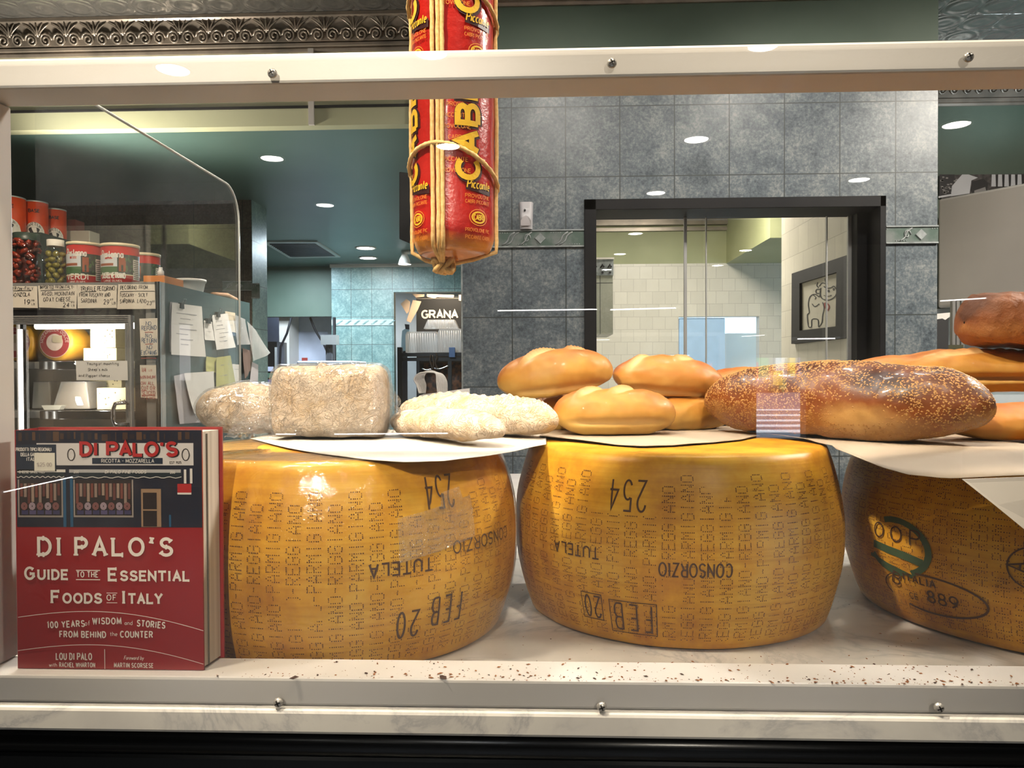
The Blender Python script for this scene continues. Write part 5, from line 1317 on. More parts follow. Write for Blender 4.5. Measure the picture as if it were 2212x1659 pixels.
card('notice_card', (303, 789, 339, 860), fY, 'red lettered notice about sliced items on the fridge', [('1/4', 311, 804, 9, 9), ('LB', 325, 802, 4, 6), ('MINIMUM', 319, 818, 7, 32), ('ON ALL', 319, 831, 7, 29), ('CUT OR', 320, 842, 8, 30), ('SLICED', 321, 853, 8, 31), ('ITEMS', 321, 862, 6, 29)], INKRED, 'notices on the fridge', seed=6, underline=((305, 844, 318, 844), (306, 855, 336, 854)))
card('shelf_note', (166, 779, 275, 820), fY, 'white handwritten note on sheep milk cheese taped to the fridge door', [('Young or mounting', 222, 788, 6, 70), ("Sheep's milk", 211, 801, 6, 44), ('and Pepper cheese', 204, 814, 6, 70)], INK, None, 'note', off=.028, seed=7, mt=PAPERW)
# things on top of the fridge
TURN = .45
def cyl_fn(cx, cy, R, z0, off=.0006):
    return lambda u, v, d=0: Vector((cx + (R + off + d) * sin(u / R + TURN), cy - (R + off + d) * cos(u / R + TURN), z0 + v))
def tang(px0, px1, Y):
    """Axis x and radius of an upright cylinder at depth Y whose outline runs from px0 to px1."""
    d0, d1 = ray(px0, 700), ray(px1, 700); t0, t1 = math.atan2(d0.x, d0.y), math.atan2(d1.x, d1.y)
    tc = (t0 + t1) / 2; return Y * math.tan(tc), Y / cos(tc) * sin((t1 - t0) / 2)
def wrap(m, cx, cy, R, a0, a1, z0, z1, mt, off=.0004, n=14):
    m.grid(lambda u, v: (cx + (R + off) * sin(TURN + a0 + (a1 - a0) * u), cy - (R + off) * cos(TURN + a0 + (a1 - a0) * u), z0 + (z1 - z0) * v), n, 1, mt, True)
TRED = mat('can_red', srgb(178, 34, 32), .35); TWH = mat('can_white', srgb(232, 226, 214), .4); TGR = mat('can_green', srgb(70, 104, 62), .4); TBR = mat('can_brown', srgb(150, 78, 48), .4); TDG = mat('can_dark_green', srgb(46, 60, 52), .4); TSKY = mat('can_sky', srgb(206, 210, 214), .4)
LID = mat('can_lid', srgb(230, 216, 180), .4)
def olive_can(px0, px1, py0, Y, label, words_, side=True, tw=0.0):
    cx, R = tang(px0, px1, Y); z0 = fz1 + .0006; z1 = Z_(py0, px0, Y - R)
    t = thing('olive_can', (cx, Y, z0), label, 'can', 'red olive cans on the fridge')
    M4 = Matrix.Translation((cx, Y, 0)); h = z1 - z0
    m = MB(); m.lathe([(R * .97, z0), (R, z0 + .004), (R, z1 - .012)], 40, TRED, M4)
    tz = z0 + h * .24; bz = z0 + h * .72
    wrap(m, cx, Y, R, -1.5, 1.5, tz, bz, TDG)
    wrap(m, cx, Y, R, -1.5, -.1 + tw, tz + h * .16, bz, TSKY, .0007); wrap(m, cx, Y, R, -1.5, -.1 + tw, tz + h * .02, tz + h * .18, TGR, .0009); wrap(m, cx, Y, R, -1.3, -.3 + tw, tz + h * .2, tz + h * .26, TBR, .0011)
    wrap(m, cx, Y, R, -.02 + tw, .34 + tw, tz + h * .06, tz + h * .4, TBR, .0009); wrap(m, cx, Y, R, .1 + tw, .2 + tw, tz + h * .07, tz + h * .22, TDG, .0013)
    wrap(m, cx, Y, R, -.8 + tw, -.35 + tw, bz - h * .12, bz - h * .07, TRED, .0013); wrap(m, cx, Y, R, -1.5, 1.5, tz - .004, tz, LID, .0009); wrap(m, cx, Y, R, .75, 1.25, z0 + h * .12, z0 + h * .62, TWH, .0012)
    rs = random.Random(int(px0))
    for i in range(16):
        a = rs.uniform(.3, .75); v = tz + h * rs.uniform(.03, .44); wrap(m, cx, Y, R, a, a + .08, v, v + .008, TGR, .0012, 3)
    for i in range(10): wrap(m, cx, Y, R, .78, 1.2, z0 + h * (.15 + .046 * i), z0 + h * (.165 + .046 * i), TDG, .0016, 4)
    fn_ = cyl_fn(cx, Y, R, 0, .0016)
    m.text('Partanna', fn_, .028, TWH, .13, x=R * (-.42 + tw), y=z1 - .058, fit=R * 1.25, wide=.9); m.text('BRAND', fn_, .006, TWH, .16, x=R * (-.45 + tw), y=z1 - .068)
    if words_:
        m.text(words_, fn_, .021, TWH, .17, x=R * (-.38 + tw), y=z0 + .022, fit=R * 1.35); m.text('LARGE OLIVES', fn_, .007, TWH, .16, x=R * (-.38 + tw), y=z0 + .008, fit=R * 1.0)
    part(m, 'body', t)
    m = MB(); m.lathe([(R, z1 - .012), (R + .002, z1 - .012), (R + .002, z1), (R - .004, z1 + .001), (R - .006, z1 - .004), (.001, z1 - .005)], 40, LID, M4, caps=False); part(m, 'lid', t)
    return t
olive_can(145, 222, 521, fY + .14, 'red olive can with the word verdi, beside the green olive jar', 'VERDI')
olive_can(219, 303, 524, fY + .12, 'red olive can in the middle of the fridge top, long white word at its foot', 'CASTELVETRANO')
olive_can(282, 348, 545, fY + .36, 'red olive can set back behind the others at the fridge corner', '', tw=-.6)
ORNG = mat('can_orange', srgb(214, 72, 28), .35)
def truffle_can(px0, px1, py0, Y, label, zb_):
    cx, R = tang(px0, px1, Y); z1 = Z_(py0, px0, Y - R); z0 = zb_; h = z1 - z0
    t = thing('truffle_can', (cx, Y, z0), label, 'can', 'orange truffle cans on the dark box'); M4 = Matrix.Translation((cx, Y, 0))
    m = MB(); m.lathe([(R * .97, z0), (R, z0 + .004), (R, z1 - .006)], 36, ORNG, M4); fn_ = cyl_fn(cx, Y, R, 0, .0012)
    arc = [(R * .95 * cos(radians(a)), z0 + h * .12 + h * .36 * sin(radians(a))) for a in range(0, 181, 12)]
    m.add([fn_(R * .95 * (i / 12 * 2 - 1), z0 + h * .05 + (h * .40 * sqrt(max(0, 1 - (i / 12 * 2 - 1) ** 2))) * j) for i in range(13) for j in (0, 1)], [(2 * i, 2 * i + 2, 2 * i + 3, 2 * i + 1) for i in range(12)], TWH, True)
    fk = cyl_fn(cx, Y, R, 0, .0018)
    m.add([fk(R * .38 * cos(a) * (1 + .25 * sin(3 * a)), z0 + h * .22 + h * .12 * sin(a) * (1 + .2 * cos(2 * a))) for a in [i * 2 * pi / 20 for i in range(20)]], [list(range(20))], INK)
    m.text('TARTUFI', lambda u, v: fk(R * .75 * sin(u / R / .75), z0 + h * .08 + (h * .28 + v) * cos(u / R / .75)), h * .08, INK, .14, fit=R * 1.5)
    m.text('BASE', fn_, h * .075, INK, .22, y=z0 + h * .70, fit=R * .85); part(m, 'body', t)
    m = MB(); m.lathe([(R, z1 - .006), (R + .001, z1), (R - .004, z1), (R - .006, z1 - .005), (.001, z1 - .005)], 36, ALU, M4, caps=False); part(m, 'lid', t); return t
byY = fY + .52; bzt = Z_(506, 60, byY - .1)
m = MB(); m.box(X_(-60, byY), X_(135, byY), byY - .14, byY + .275, fz1 + .0006, bzt, mat('dark_green_box', srgb(40, 54, 48), .5)); m.box(X_(-60, byY), X_(118, byY), byY - .142, byY - .14, bzt - .02, bzt - .012, STEEL)
tag(m.build('stock_box'), 'dark green box under the orange truffle cans behind the jars', 'box')
truffle_can(-16, 60, 420, byY - .02, 'orange truffle can at the white post, tallest of three in view', bzt + .0006)
truffle_can(52, 108, 432, byY + .09, 'orange truffle can in the middle of the row', bzt + .0006)
truffle_can(92, 146, 449, byY + .11, 'orange truffle can at the end of the row beside the pale carton', bzt + .0006) if False else truffle_can(98, 147, 449, byY + .20, 'orange truffle can at the end of the row beside the pale carton', bzt + .0006)
cY = fY + .80
m = MB(); m.box(X_(146, cY), X_(196, cY), cY, cY + .09, fz1 + .0006, Z_(498, 170, cY), mat('pale_carton', srgb(206, 196, 178), .7)); tag(m.build('carton', bevel=.003), 'pale carton behind the red olive cans', 'carton')
m = MB(); m.box(X_(147, cY), X_(165, cY), cY + .005, cY + .08, Z_(498, 170, cY) + .0004, Z_(474, 150, cY), mat('red_box', srgb(110, 40, 30), .6)); tag(m.build('red_box'), 'dark red box standing on the pale carton beside the orange cans', 'box')
JGL = clear('jar_glass', (.97, .96, .92), .06)
def jar(px0, px1, py0, Y, label, fill, lid_mt, seed, fillname, frac=.9):
    cx, R = tang(px0, px1, Y); z0 = fz1 + .0006; z1 = Z_(py0, (px0 + px1) / 2, Y); h = z1 - z0; M4 = Matrix.Translation((cx, Y, 0))
    t = thing('jar', (cx, Y, z0), label, 'jar', 'glass jars on the fridge')
    m = MB(); m.lathe([(R * .9, z0), (R, z0 + .008), (R, z0 + h * .72), (R * .78, z0 + h * .84), (R * .72, z0 + h * .88)], 36, JGL, M4); part(m, 'glass', t)
    m = MB(); m.lathe([(R * .78, z0 + h * .86), (R * .78, z1), (.001, z1 + .001)], 32, lid_mt, M4, caps=False); part(m, 'lid', t)
    m = MB(); rs = random.Random(seed); fill(m, cx, Y, R * .93, z0 + .006, h * frac * .84, rs); o = part(m, fillname, t, kind='stuff'); return t
OLV = mat('green_olive', srgb(136, 128, 50), .3, var=(20, srgb(108, 102, 36), .3, .7)); PEPR = mat('pickled_pepper', srgb(150, 52, 26), .3, var=(16, srgb(110, 34, 22), .3, .7)); BRINE = mat('dark_brine', srgb(74, 26, 16), .3)
def olives(m, cx, Y, R, z0, h, rs):
    r = .0125; rows = int(h / (r * 1.7))
    for j in range(rows):
        k = int(2 * pi * (R - r) / (2.1 * r))
        for i in range(k):
            a = 2 * pi * (i + .5 * (j % 2)) / k
            if cos(a) < -.5: continue
            M4 = Matrix.Translation((cx + (R - r) * sin(a), Y - (R - r) * cos(a), z0 + r + j * r * 1.7 + rs.uniform(-.002, .002))) @ Matrix.Rotation(rs.random() * 3, 4, 'Y') @ Matrix.Diagonal((r, r, r * 1.25, 1))
            m.lathe([(.05, -1), (.6, -.8), (.95, -.3), (.95, .3), (.6, .8), (.05, 1)], 8, OLV, M4, caps=False)
def peppers(m, cx, Y, R, z0, h, rs):
    m.lathe([(R * .7, z0), (R * .7, z0 + h)], 20, BRINE, Matrix.Translation((cx, Y, 0)))
    for i in range(70):
        a = rs.uniform(-1.7, 1.7); z = z0 + rs.random() * h; p = Vector((cx + R * .86 * sin(a), Y - R * .86 * cos(a), z)); d = Vector((cos(a) * rs.uniform(-1, 1), sin(a) * rs.uniform(-1, 1), rs.uniform(-.6, .6))) * .02
        m.tube([p - d, p, p + d], lambda q: .011 * (1 - abs(q - .5)), PEPR if rs.random() < .7 else BRINE, 6)
jar(97, 147, 519, fY + .12, 'jar of green olives with white lid between peppers and cans', olives, mat('white_lid', srgb(228, 222, 210), .4), 1, 'olives')
jar(22, 97, 505, fY + .13, 'large jar of dark red peppers below the orange cans', peppers, mat('dark_green_lid', srgb(48, 62, 54), .4), 2, 'peppers', .98)
# tub and bits on the fridge's rear top
q = U(415, 622, fyb - .35); 
def top_pt(px, Y): return Vector((U(px, 640, Y).x, Y, fz1 + .0006))
p_ = top_pt(415, 3.30); p_.x = min(p_.x, fx1 - .07)
m = MB(); m.lathe([(.052, 0), (.062, .045), (.066, .045), (.066, .056), (.001, .056)], 30, mat('white_tub', srgb(226, 224, 220), .4), Matrix.Translation(p_), caps=False); tag(m.build('plastic_tub'), 'round white tub on the fridge beside the orange box', 'tub')
m = MB(); m.box(fx1 - .10, fx1 - .015, fY + .06, fY + .22, fz1 + .0006, fz1 + .032, mat('orange_box', srgb(214, 130, 54), .5)); tag(m.build('orange_box', bevel=.002), 'flat orange box at the chrome edge of the fridge top', 'box')
m = MB(); m.lathe([(.012, 0), (.012, .02), (.007, .026), (.007, .036)], 14, mat('white_tub', 0), Matrix.Translation((fx1 - .05, fY + .1, fz1 + .0332))); tag(m.build('small_bottle'), 'tiny white bottle standing on the orange box', 'bottle')
m = MB(); m.tube([(fx1 - .06, 3.5, fz1 + .012), (fx1 - .04, 3.62, fz1 + .02), (fx1 - .05, 3.75, fz1 + .012)], .012, mat('brown_paper_roll', srgb(150, 110, 74), .7), 8); tag(m.build('paper_roll'), 'brown paper roll lying on the rear of the fridge top', 'roll')

# papers clipped to the fridge's green side (side faces the middle of the room)
sX = fx1
def sp_(px, py, off=.002): return UX(px, py, sX + off)
YELP = mat('yellow_paper', srgb(190, 188, 120), .65, var=(9, srgb(174, 172, 104), .3, .8)); CLEARBAG = clear('plastic_sleeve', (.96, .96, .96), .06, .08, haze=.22, wrinkle=(50, .6, .004)); GRAYP = mat('grey_paper', srgb(196, 192, 196), .65)
CLIPM = mat('binder_clip_black', srgb(30, 34, 38), .4)
NPAP = 0
def side_paper(pts, mt, label, off=.003, curl=.010, lines=0, seed=0, cat='paper', clip=None, name='clipped_paper'):
    global NPAP
    q = [sp_(x, y, off) for x, y in pts]; m = MB(); c_ = sum(q, Vector()) / len(q)
    # sheet with a slight curl away from the fridge
    n = 10
    tl, tr, br2, bl2 = q
    def fn(u, v, d=0):
        p = tl.lerp(tr, u).lerp(bl2.lerp(br2, u), v); p.x += curl * (v ** 2) * (.6 + .4 * sin(u * 5 + seed)) + .002 * noise.noise(Vector((u * 4, v * 4, seed))) + d; return p
    m.grid(fn, n, n, mt); m.grid(lambda u, v: fn(u, v, -.0006), n, n, mt)
    rs = random.Random(seed)
    for i in range(lines):
        v = .18 + .7 * i / max(1, lines); a = rs.uniform(.12, .3); b_ = rs.uniform(.5, .85)
        m.add([fn(a, v, .0008), fn(b_, v, .0008), fn(b_, v + .012, .0008), fn(a, v + .012, .0008)], [(0, 1, 2, 3)], GRAYINK)
    o = tag(m.build(name), label, cat, 'papers clipped to the green fridge side'); return o
GRAYINK = mat('grey_print', srgb(150, 148, 152), .7)
def clip(px, py, label):
    p = sp_(px, py, .012); t = thing('binder_clip', p, label, 'binder clip', 'clips on the green fridge side'); s_ = .016
    m = MB(); m.prism([(p.x - .011, p.y - s_, p.z - .012), (p.x - .011, p.y + s_, p.z - .012), (p.x - .011, p.y + s_ * .8, p.z + .010), (p.x - .011, p.y - s_ * .8, p.z + .010)], (.014, 0, 0), CLIPM); part(m, 'jaw', t)
    m = MB(); m.tube([(p.x + .006, p.y - .008, p.z + .006), (p.x + .012, p.y - .01, p.z + .026), (p.x + .012, p.y + .01, p.z + .026), (p.x + .006, p.y + .008, p.z + .006)], .0015, CHROME, 6); part(m, 'wire_handle', t); return t
side_paper([(372, 654), (436, 662), (442, 771), (364, 766)], PAPERW, 'large printed white sheet under the first clip near the chrome edge', .010, .012, 7, 1)
side_paper([(368, 652), (392, 655), (396, 768), (362, 760)], GRAYP, 'narrow grey sheet half covered by the large printed sheet', .004, .010, 4, 2)
side_paper([(440, 692), (460, 696), (461, 736), (441, 734)], PAPERW, 'small white slip between the two large sheets', .006, .006, 2, 3)
side_paper([(458, 681), (492, 677), (505, 750), (466, 756)], PAPERW, 'curled receipt sheet under the second clip', .008, .014, 6, 4)
side_paper([(486, 672), (508, 676), (512, 720), (494, 716)], mat('notice_cream', srgb(220, 206, 180), .6), 'cream notice with dark band behind the curled receipt', .004, .006, 3, 5)
side_paper([(468, 772), (498, 768), (514, 860), (464, 872)], YELP, 'creased yellow sheet hanging above the domed bread', .012, .016, 3, 6)
side_paper([(446, 770), (468, 773), (466, 805), (442, 802)], YELP, 'small faded yellow sheet beside the creased yellow one', .005, .008, 1, 7)
side_paper([(398, 806), (462, 802), (462, 880), (412, 894)], PAPERW, 'blank white sheet hanging low, folded at its corner', .016, .016, 0, 8)
side_paper([(376, 812), (402, 806), (440, 912), (386, 916)], GRAYP, 'grey sheet below the blank white one', .008, .006, 0, 9)
side_paper([(508, 680), (530, 690), (536, 744), (510, 745)], CLEARBAG, 'clear plastic sleeve with pale leaflets on the fridge side', .010, .014, 0, 10, 'plastic sleeve', name='plastic_sleeve')
side_paper([(534, 694), (552, 712), (580, 762), (546, 780)], CLEARBAG, 'loose clear plastic bag flaring out at the fridge corner', .014, .020, 0, 11, 'plastic bag', name='plastic_bag')
side_paper([(502, 786), (520, 788), (522, 842), (504, 845)], PAPERW, 'white sheet behind the plastic screen edge, low on the fridge side', .006, .006, 1, 12)
side_paper([(524, 752), (542, 758), (540, 800), (526, 818)], mat('brown_paper', srgb(128, 108, 100), .7), 'brown crumpled paper below the clear bag', .008, .010, 0, 13)
side_paper([(545, 782), (558, 788), (556, 842), (536, 838)], GRAYP, 'pale sheet at the far end of the fridge side', .006, .006, 0, 14)
clip(393, 660, 'black binder clip on the large printed sheet'); clip(472, 679, 'black binder clip on the curled receipt'); clip(451, 693, 'black binder clip on the small white slip')

# ------------------------------------------------------------------ ceiling things behind the counter
vx0, vx1 = U(567, 525, 5).x, 0
q = [U(568, 524, 1)] 
def soff(px, py): return UZ(px, py, SOF - .012)
Q = [soff(566, 523), soff(685, 523), soff(736, 556), soff(625, 558)]
vt_ = thing('air_vent', sum(Q, Vector()) / 4, 'square ceiling air vent with dark grille in the teal ceiling', 'air vent')
m = MB(); c_ = sum(Q, Vector()) / 4; inn = [c_ + (p - c_) * .86 for p in Q]
for i in range(4): j = (i + 1) % 4; m.prism([Q[i], Q[j], inn[j], inn[i]], (0, 0, .0118), WHITE_PAINT if False else mat('vent_frame', srgb(190, 200, 196), .4))
part(m, 'frame', vt_)
m = MB(); m.prism([p + Vector((0, 0, .004)) for p in inn], (0, 0, .006), mat('vent_grille', srgb(96, 108, 118), .5))
for i in range(1, 14): a = inn[0].lerp(inn[3], i / 14); b_ = inn[1].lerp(inn[2], i / 14); m.cyl(a, b_, .004, mat('vent_slat', srgb(120, 132, 140), .5), 5)
part(m, 'grille', vt_)
# track spot
tY = 6.6; p = U(874, 556, tY); top = Vector((p.x + .02, tY, SOF))
t = thing('track_spot', top, 'small white bell-shaped spotlight on the teal ceiling beside the red provolone', 'ceiling light')
m = MB(); m.lathe([(.06, SOF - .02), (.06, SOF - .0005)], 20, WHITE_PAINT, Matrix.Translation((top.x + .03, tY, 0))); m.cyl((top.x + .02, tY, SOF - .02), (top.x, tY, p.z + .07), .012, WHITE_PAINT, 8); part(m, 'mount', t)
m = MB(); m.lathe([(.055, p.z - .06), (.045, p.z - .02), (.026, p.z + .02), (.03, p.z + .075), (.001, p.z + .078)], 24, WHITE_PAINT, Matrix.Translation((p.x, tY, 0)), caps=False); part(m, 'shade', t)
m = MB(); m.lathe([(.001, p.z - .052), (.046, p.z - .05)], 20, BULB, Matrix.Translation((p.x, tY, 0)), caps=False, smooth=False); part(m, 'bulb', t)
# black screen hanging behind the provolone
sY = 3.1; t = thing('wall_screen', U(877, 522, sY), 'thin black screen hanging in front of the ceiling, half hidden by the provolone', 'screen')
a = U(862, 371, sY); b_ = U(862, 516, sY); c2_ = U(905, 376, sY + .02); d_ = U(905, 534, sY + .02)
m = MB(); m.prism([a, c2_, d_, b_], (.006, .035, 0), BLACK); part(m, 'panel', t, .003)
m = MB(); m.box(a.x + .04, a.x + .07, sY + .03, sY + .06, a.z - .1, CEIL, BLACK); part(m, 'bracket', t)
# motion sensor
q0, q1 = U(1121, 497, WY), U(1152, 439, WY); cxm = (q0.x + q1.x) / 2; ww = (q1.x - q0.x) / 2
SENS = mat('sensor_plastic', srgb(222, 218, 222), .35)
t = thing('motion_sensor', (cxm, WY - .02, q0.z), 'white plastic motion sensor above the border tiles of the grey wall', 'sensor')
m = MB()
def sens(u, v):
    z = q0.z + (q1.z - q0.z) * v; k = sqrt(max(0, 1 - (2 * u - 1) ** 4)); taper = .86 + .14 * v
    return Vector((cxm + (2 * u - 1) * ww * taper, WY - .004 - (.022 + .012 * sin(pi * min(1, v * 1.4))) * k, z))
m.grid(sens, 18, 14, SENS); m.box(cxm - ww * .86, cxm + ww * .86, WY - .012, WY - .0005, q0.z, q1.z, SENS); part(m, 'housing', t)
m = MB(); zl = q0.z + .045; m.add([Vector((cxm + (i / 8 - .5) * ww * 1.4, WY - .040, zl - .018 + .02 * sin(pi * i / 8))) for i in range(9)] + [Vector((cxm + .5 * ww * 1.4, WY - .036, q0.z + .01)), Vector((cxm - .5 * ww * 1.4, WY - .036, q0.z + .01))], [list(range(11))], mat('sensor_lens', srgb(206, 200, 202), .25)); part(m, 'lens', t)
m = MB(); m.lathe([(.001, .0425), (.0035, .042), (.0035, .03)], 10, BLACK, Matrix.Translation((cxm - .004, WY, q0.z + .067)) @ Matrix.Rotation(radians(90), 4, 'X'), caps=False); part(m, 'indicator', t)

# framed cow drawing on the kitchen side wall
SXW = sx - .001
def wp(px, py, off=0): return UX(px, py, SXW - off)
t = thing('framed_picture', wp(1778, 738), 'black framed line drawing of a cow on the kitchen side wall', 'picture')
FO = [wp(1718, 591), wp(1839, 551), wp(1838, 730), wp(1717, 743)]; FI = [wp(1735, 612, .0), wp(1816, 588, .0), wp(1814, 705, .0), wp(1735, 714, .0)]
m = MB()
for i in range(4): j = (i + 1) % 4; m.prism([FO[i], FO[j], FI[j], FI[i]], (-.02, 0, 0), BLACKM)
part(m, 'frame', t)
m = MB(); m.prism(FI, (-.006, 0, 0), mat('drawing_paper', srgb(206, 200, 182), .6))
cw = lambda x, y: wp(1660 + x * .1568, 540 + y * .1568, .0075)
PEN = lambda pts, w_=.010, mt=INK, closed=False: m.ribbon(pts, w_ / .0006 * .0006, lambda u, v: cw(u, v), mt, closed)
def spline(P, n=6, closed=False):
    out = []; N = len(P)
    for i in range(N if closed else N - 1):
        p0, p1, p2, p3 = (P[(i - 1) % N] if closed or i else P[0]), P[i], P[(i + 1) % N], (P[(i + 2) % N] if closed or i + 2 < N else P[-1])
        for k in range(n):
            s = k / n; out.append(tuple(.5 * (2 * p1[c] + (p2[c] - p0[c]) * s + (2 * p0[c] - 5 * p1[c] + 4 * p2[c] - p3[c]) * s * s + (3 * p1[c] - p0[c] - 3 * p2[c] + p3[c]) * s ** 3) for c in (0, 1)))
    if not closed: out.append(P[-1])
    return out
for P, w_, cl in (([(716, 560), (700, 640), (640, 610), (575, 640), (548, 740), (560, 860), (535, 900), (550, 1050), (590, 1055), (600, 960), (680, 960), (690, 1055), (735, 1000), (745, 900), (765, 800), (745, 720)], 13, 0), ([(720, 520), (710, 600), (740, 670), (830, 690), (915, 640), (940, 560), (900, 500), (860, 520), (800, 525), (760, 500)], 13, 0),
                  ([(700, 600), (655, 590), (660, 545), (710, 540)], 12, 0), ([(690, 520), (665, 490), (680, 445)], 12, 0), ([(700, 500), (735, 455), (790, 470), (800, 500)], 12, 0), ([(790, 470), (780, 400), (815, 470)], 11, 0), ([(760, 625), (810, 640), (870, 625)], 10, 0), ([(600, 740), (640, 780), (700, 740)], 11, 0), ([(615, 620), (650, 650), (640, 680)], 10, 0)):
    PEN(spline(P), w_)
for ex_, ey_ in ((828, 565), (898, 540)): PEN([(ex_ + 9 * cos(a), ey_ + 13 * sin(a)) for a in [i * .6 for i in range(11)]], 10, INK, True)
PEN(spline([(775, 740), (800, 730), (835, 775), (815, 830), (780, 790)], 5, True), 18, mat('drawing_red', srgb(150, 52, 44), .6), True)
part(m, 'drawing', t, label='pale sheet with black line drawing')

# hood, glass case and photo print on the right
gp0, gp1 = U(2026, 430, 3.7), U(2260, 386, 3.2); gb0, gb1 = U(2030, 641, 3.7), U(2260, 643, 3.2)
HOODG = mat('grey_hood_enamel', srgb(224, 218, 212), .18, coat=.5, var=(1.5, srgb(206, 200, 194), .3, .7))
t = thing('display_hood', (1.95, 3.5, gb0.z), 'glossy grey slanted hood over the glass case beside the tiled wall', 'hood')
m = MB(); fr_ = [gp0, gp1, gb1, gb0]; m.prism([gp0, gp1, Vector((gp1.x, gp1.y, gb1.z)), Vector((gp0.x, gp0.y, gb1.z))], (.3, .22, 0), HOODG); part(m, 'shell', t, .012)
m = MB(); m.box(3.0, 3.04, 3.5, RY, gb1.z + .1, gb1.z + .4, ALU); part(m, 'bracket', t)
t = thing('glass_case', (2.1, 3.6, 0), 'white glass-fronted case with steel posts below the grey hood', 'display case')
cz1 = gb1.z - .001
m = MB(); m.box(1.80, 2.9, 3.72, 3.78, 0, cz1, mat('case_back', srgb(196, 206, 212), .4)); m.box(1.80, 2.9, 3.26, 3.72, 0, 1.3, mat('case_back', 0)); part(m, 'body', t)
for px in (2058, 2067, 2077):
    x = U(px, 700, 3.3).x; m = MB(); m.box(x - .006, x + .006, 3.29, 3.31, 1.3, cz1, STEEL); part(m, 'post', t)
m = MB(); m.box(U(2077, 700, 3.3).x, 2.9, 3.298, 3.302, 1.3, cz1, GLASS); part(m, 'pane', t)
cq0, cq1 = U(2098, 712, 3.7), U(2150, 655, 3.7)
def pic(px0, py0, px1, py1, Y, mt, name, label, cat, thick=.02, deco=None):
    a = U(px0, py1, Y); b_ = U(px1, py0, Y); m = MB(); m.box(a.x, b_.x, Y, Y + thick, a.z, b_.z, mt)
    if deco: deco(m, Y)
    return tag(m.build(name), label, cat)
def d1(m, Y):
    for px in (2108, 2140):
        a = U(px - 5, 682, Y); b_ = U(px + 4, 667, Y); m.box(a.x, b_.x, Y - .002, Y, a.z, b_.z, mat('dark_print', srgb(50, 44, 46), .6))
pic(2084, 653, 2160, 696, 3.69, mat('grey_print_card', srgb(188, 192, 196), .5), 'case_print', 'grey print with two dark squares inside the glass case', 'print', .02, d1)
# black and white photo print
t_y = RY - .006
a = U(2027, 432, t_y); b_ = U(2262, 376, t_y); m = MB(); m.box(a.x + .01, b_.x, t_y - .01, t_y, a.z, b_.z, mat('photo_mid_grey', srgb(96, 90, 88), .45, var=(40, srgb(52, 46, 46), .35, .6)))
rs = random.Random(8); s_ = front(0, t_y - .01, 0, .0006); B1 = mat('photo_black', srgb(30, 26, 28), .45); B2 = mat('photo_white', srgb(216, 216, 220), .45); B3 = mat('photo_grey', srgb(150, 146, 144), .45)
def pp(px, py): q = U(px, py, t_y - .01); return q.x, q.z
def pol(P, mt, o=.0006): m.poly([(pp(x, y)[0], t_y - .01 - o, pp(x, y)[1]) for x, y in P][::-1], mt)
pol([(2029, 377), (2062, 377), (2062, 422), (2029, 422)], B1); 
for i in range(26): x, y = rs.uniform(2030, 2064), rs.uniform(379, 416); pol([(x, y), (x + 5, y), (x + 5, y + 3), (x, y + 3)], B3, .0012)
pol([(2078, 377), (2092, 377), (2112, 384), (2098, 390), (2094, 418), (2054, 424), (2056, 402)], B2, .0016)
pol([(2100, 392), (2124, 386), (2134, 396), (2130, 430), (2106, 430), (2096, 410)], B1, .0018); pol([(2104, 412), (2128, 404), (2134, 432), (2106, 432)], B3, .002)
for i in range(5): x = 2142 + i * 14; pol([(x, 377), (x + 8, 377), (x + 9, 403), (x - 1, 403)], B2, .0016); pol([(x + 9, 378), (x + 13, 378), (x + 13, 404), (x + 9, 404)], B1, .0018)
pol([(2027, 424), (2062, 418), (2062, 422), (2027, 428)], B2, .002)
tag(m.build('photo_print'), 'black and white photo print above the grey hood', 'photo')
m = MB(); a = U(2024, 744, 3.2); b_ = U(2050, 690, 3.2)
m.box(1.66, 1.72, 3.2, 3.24, 1.2, U(2040, 745, 3.2).z, mat('dark_olive_crate', srgb(66, 66, 40), .6)); m.box(1.62, 1.78, 3.18, 3.245, 0, 1.2, mat('dark_stand', srgb(40, 40, 42), .6)); tag(m.build('dark_stand'), 'dark stand with olive top between tiled wall and glass case', 'stand')
m = MB(); p0 = U(2022, 690, 3.16); m.prism([U(2022, 678, 3.16), U(2052, 675, 3.16), U(2052, 684, 3.16), U(2042, 691, 3.16), U(2036, 688, 3.16), U(2022, 690, 3.16)], (0, .001, 0), PAPERW); m.box(p0.x + .01, p0.x + .02, 3.162, 3.2, p0.z + .005, p0.z + .015, BLACK)
m.box(p0.x - .004, p0.x + .05, 3.161, 3.2, 1.24, p0.z + .02, mat('dark_stand', 0)); tag(m.build('paper_tag'), 'torn white paper tag beside the steel posts of the glass case', 'tag')

# ------------------------------------------------------------------ doorway with the black shelf, clamshell boxes and carrier bag
gY = 8.3
t = thing('black_poster', U(950, 790, gY), 'black poster with bold pale capitals in the far doorway', 'poster')
m = MB(); a = U(900, 800, gY); b_ = U(1060, 640, gY); m.box(a.x, b_.x, gY, gY + .02, 0.3, b_.z, BLACKM); 
GT = mat('poster_lettering', srgb(240, 222, 204), .5); c_ = U(950, 686.5, gY); k = gY / F
m.text('GRANA', front(0, gY, 0, .002), 15.5 * k, GT, .24, x=c_.x, y=c_.z, fit=77 * k, gap=.22, wide=1.0)
for (x0, y0, x1, y1) in ((900, 644, 1050, 645.5),): q0 = U(x0, y1, gY); q1 = U(x1, y0, gY); m.box(q0.x, q1.x, gY - .004, gY, q0.z, q1.z, GT)
part(m, 'sheet', t)
TAPE = mat('masking_tape', srgb(226, 196, 168), .6)
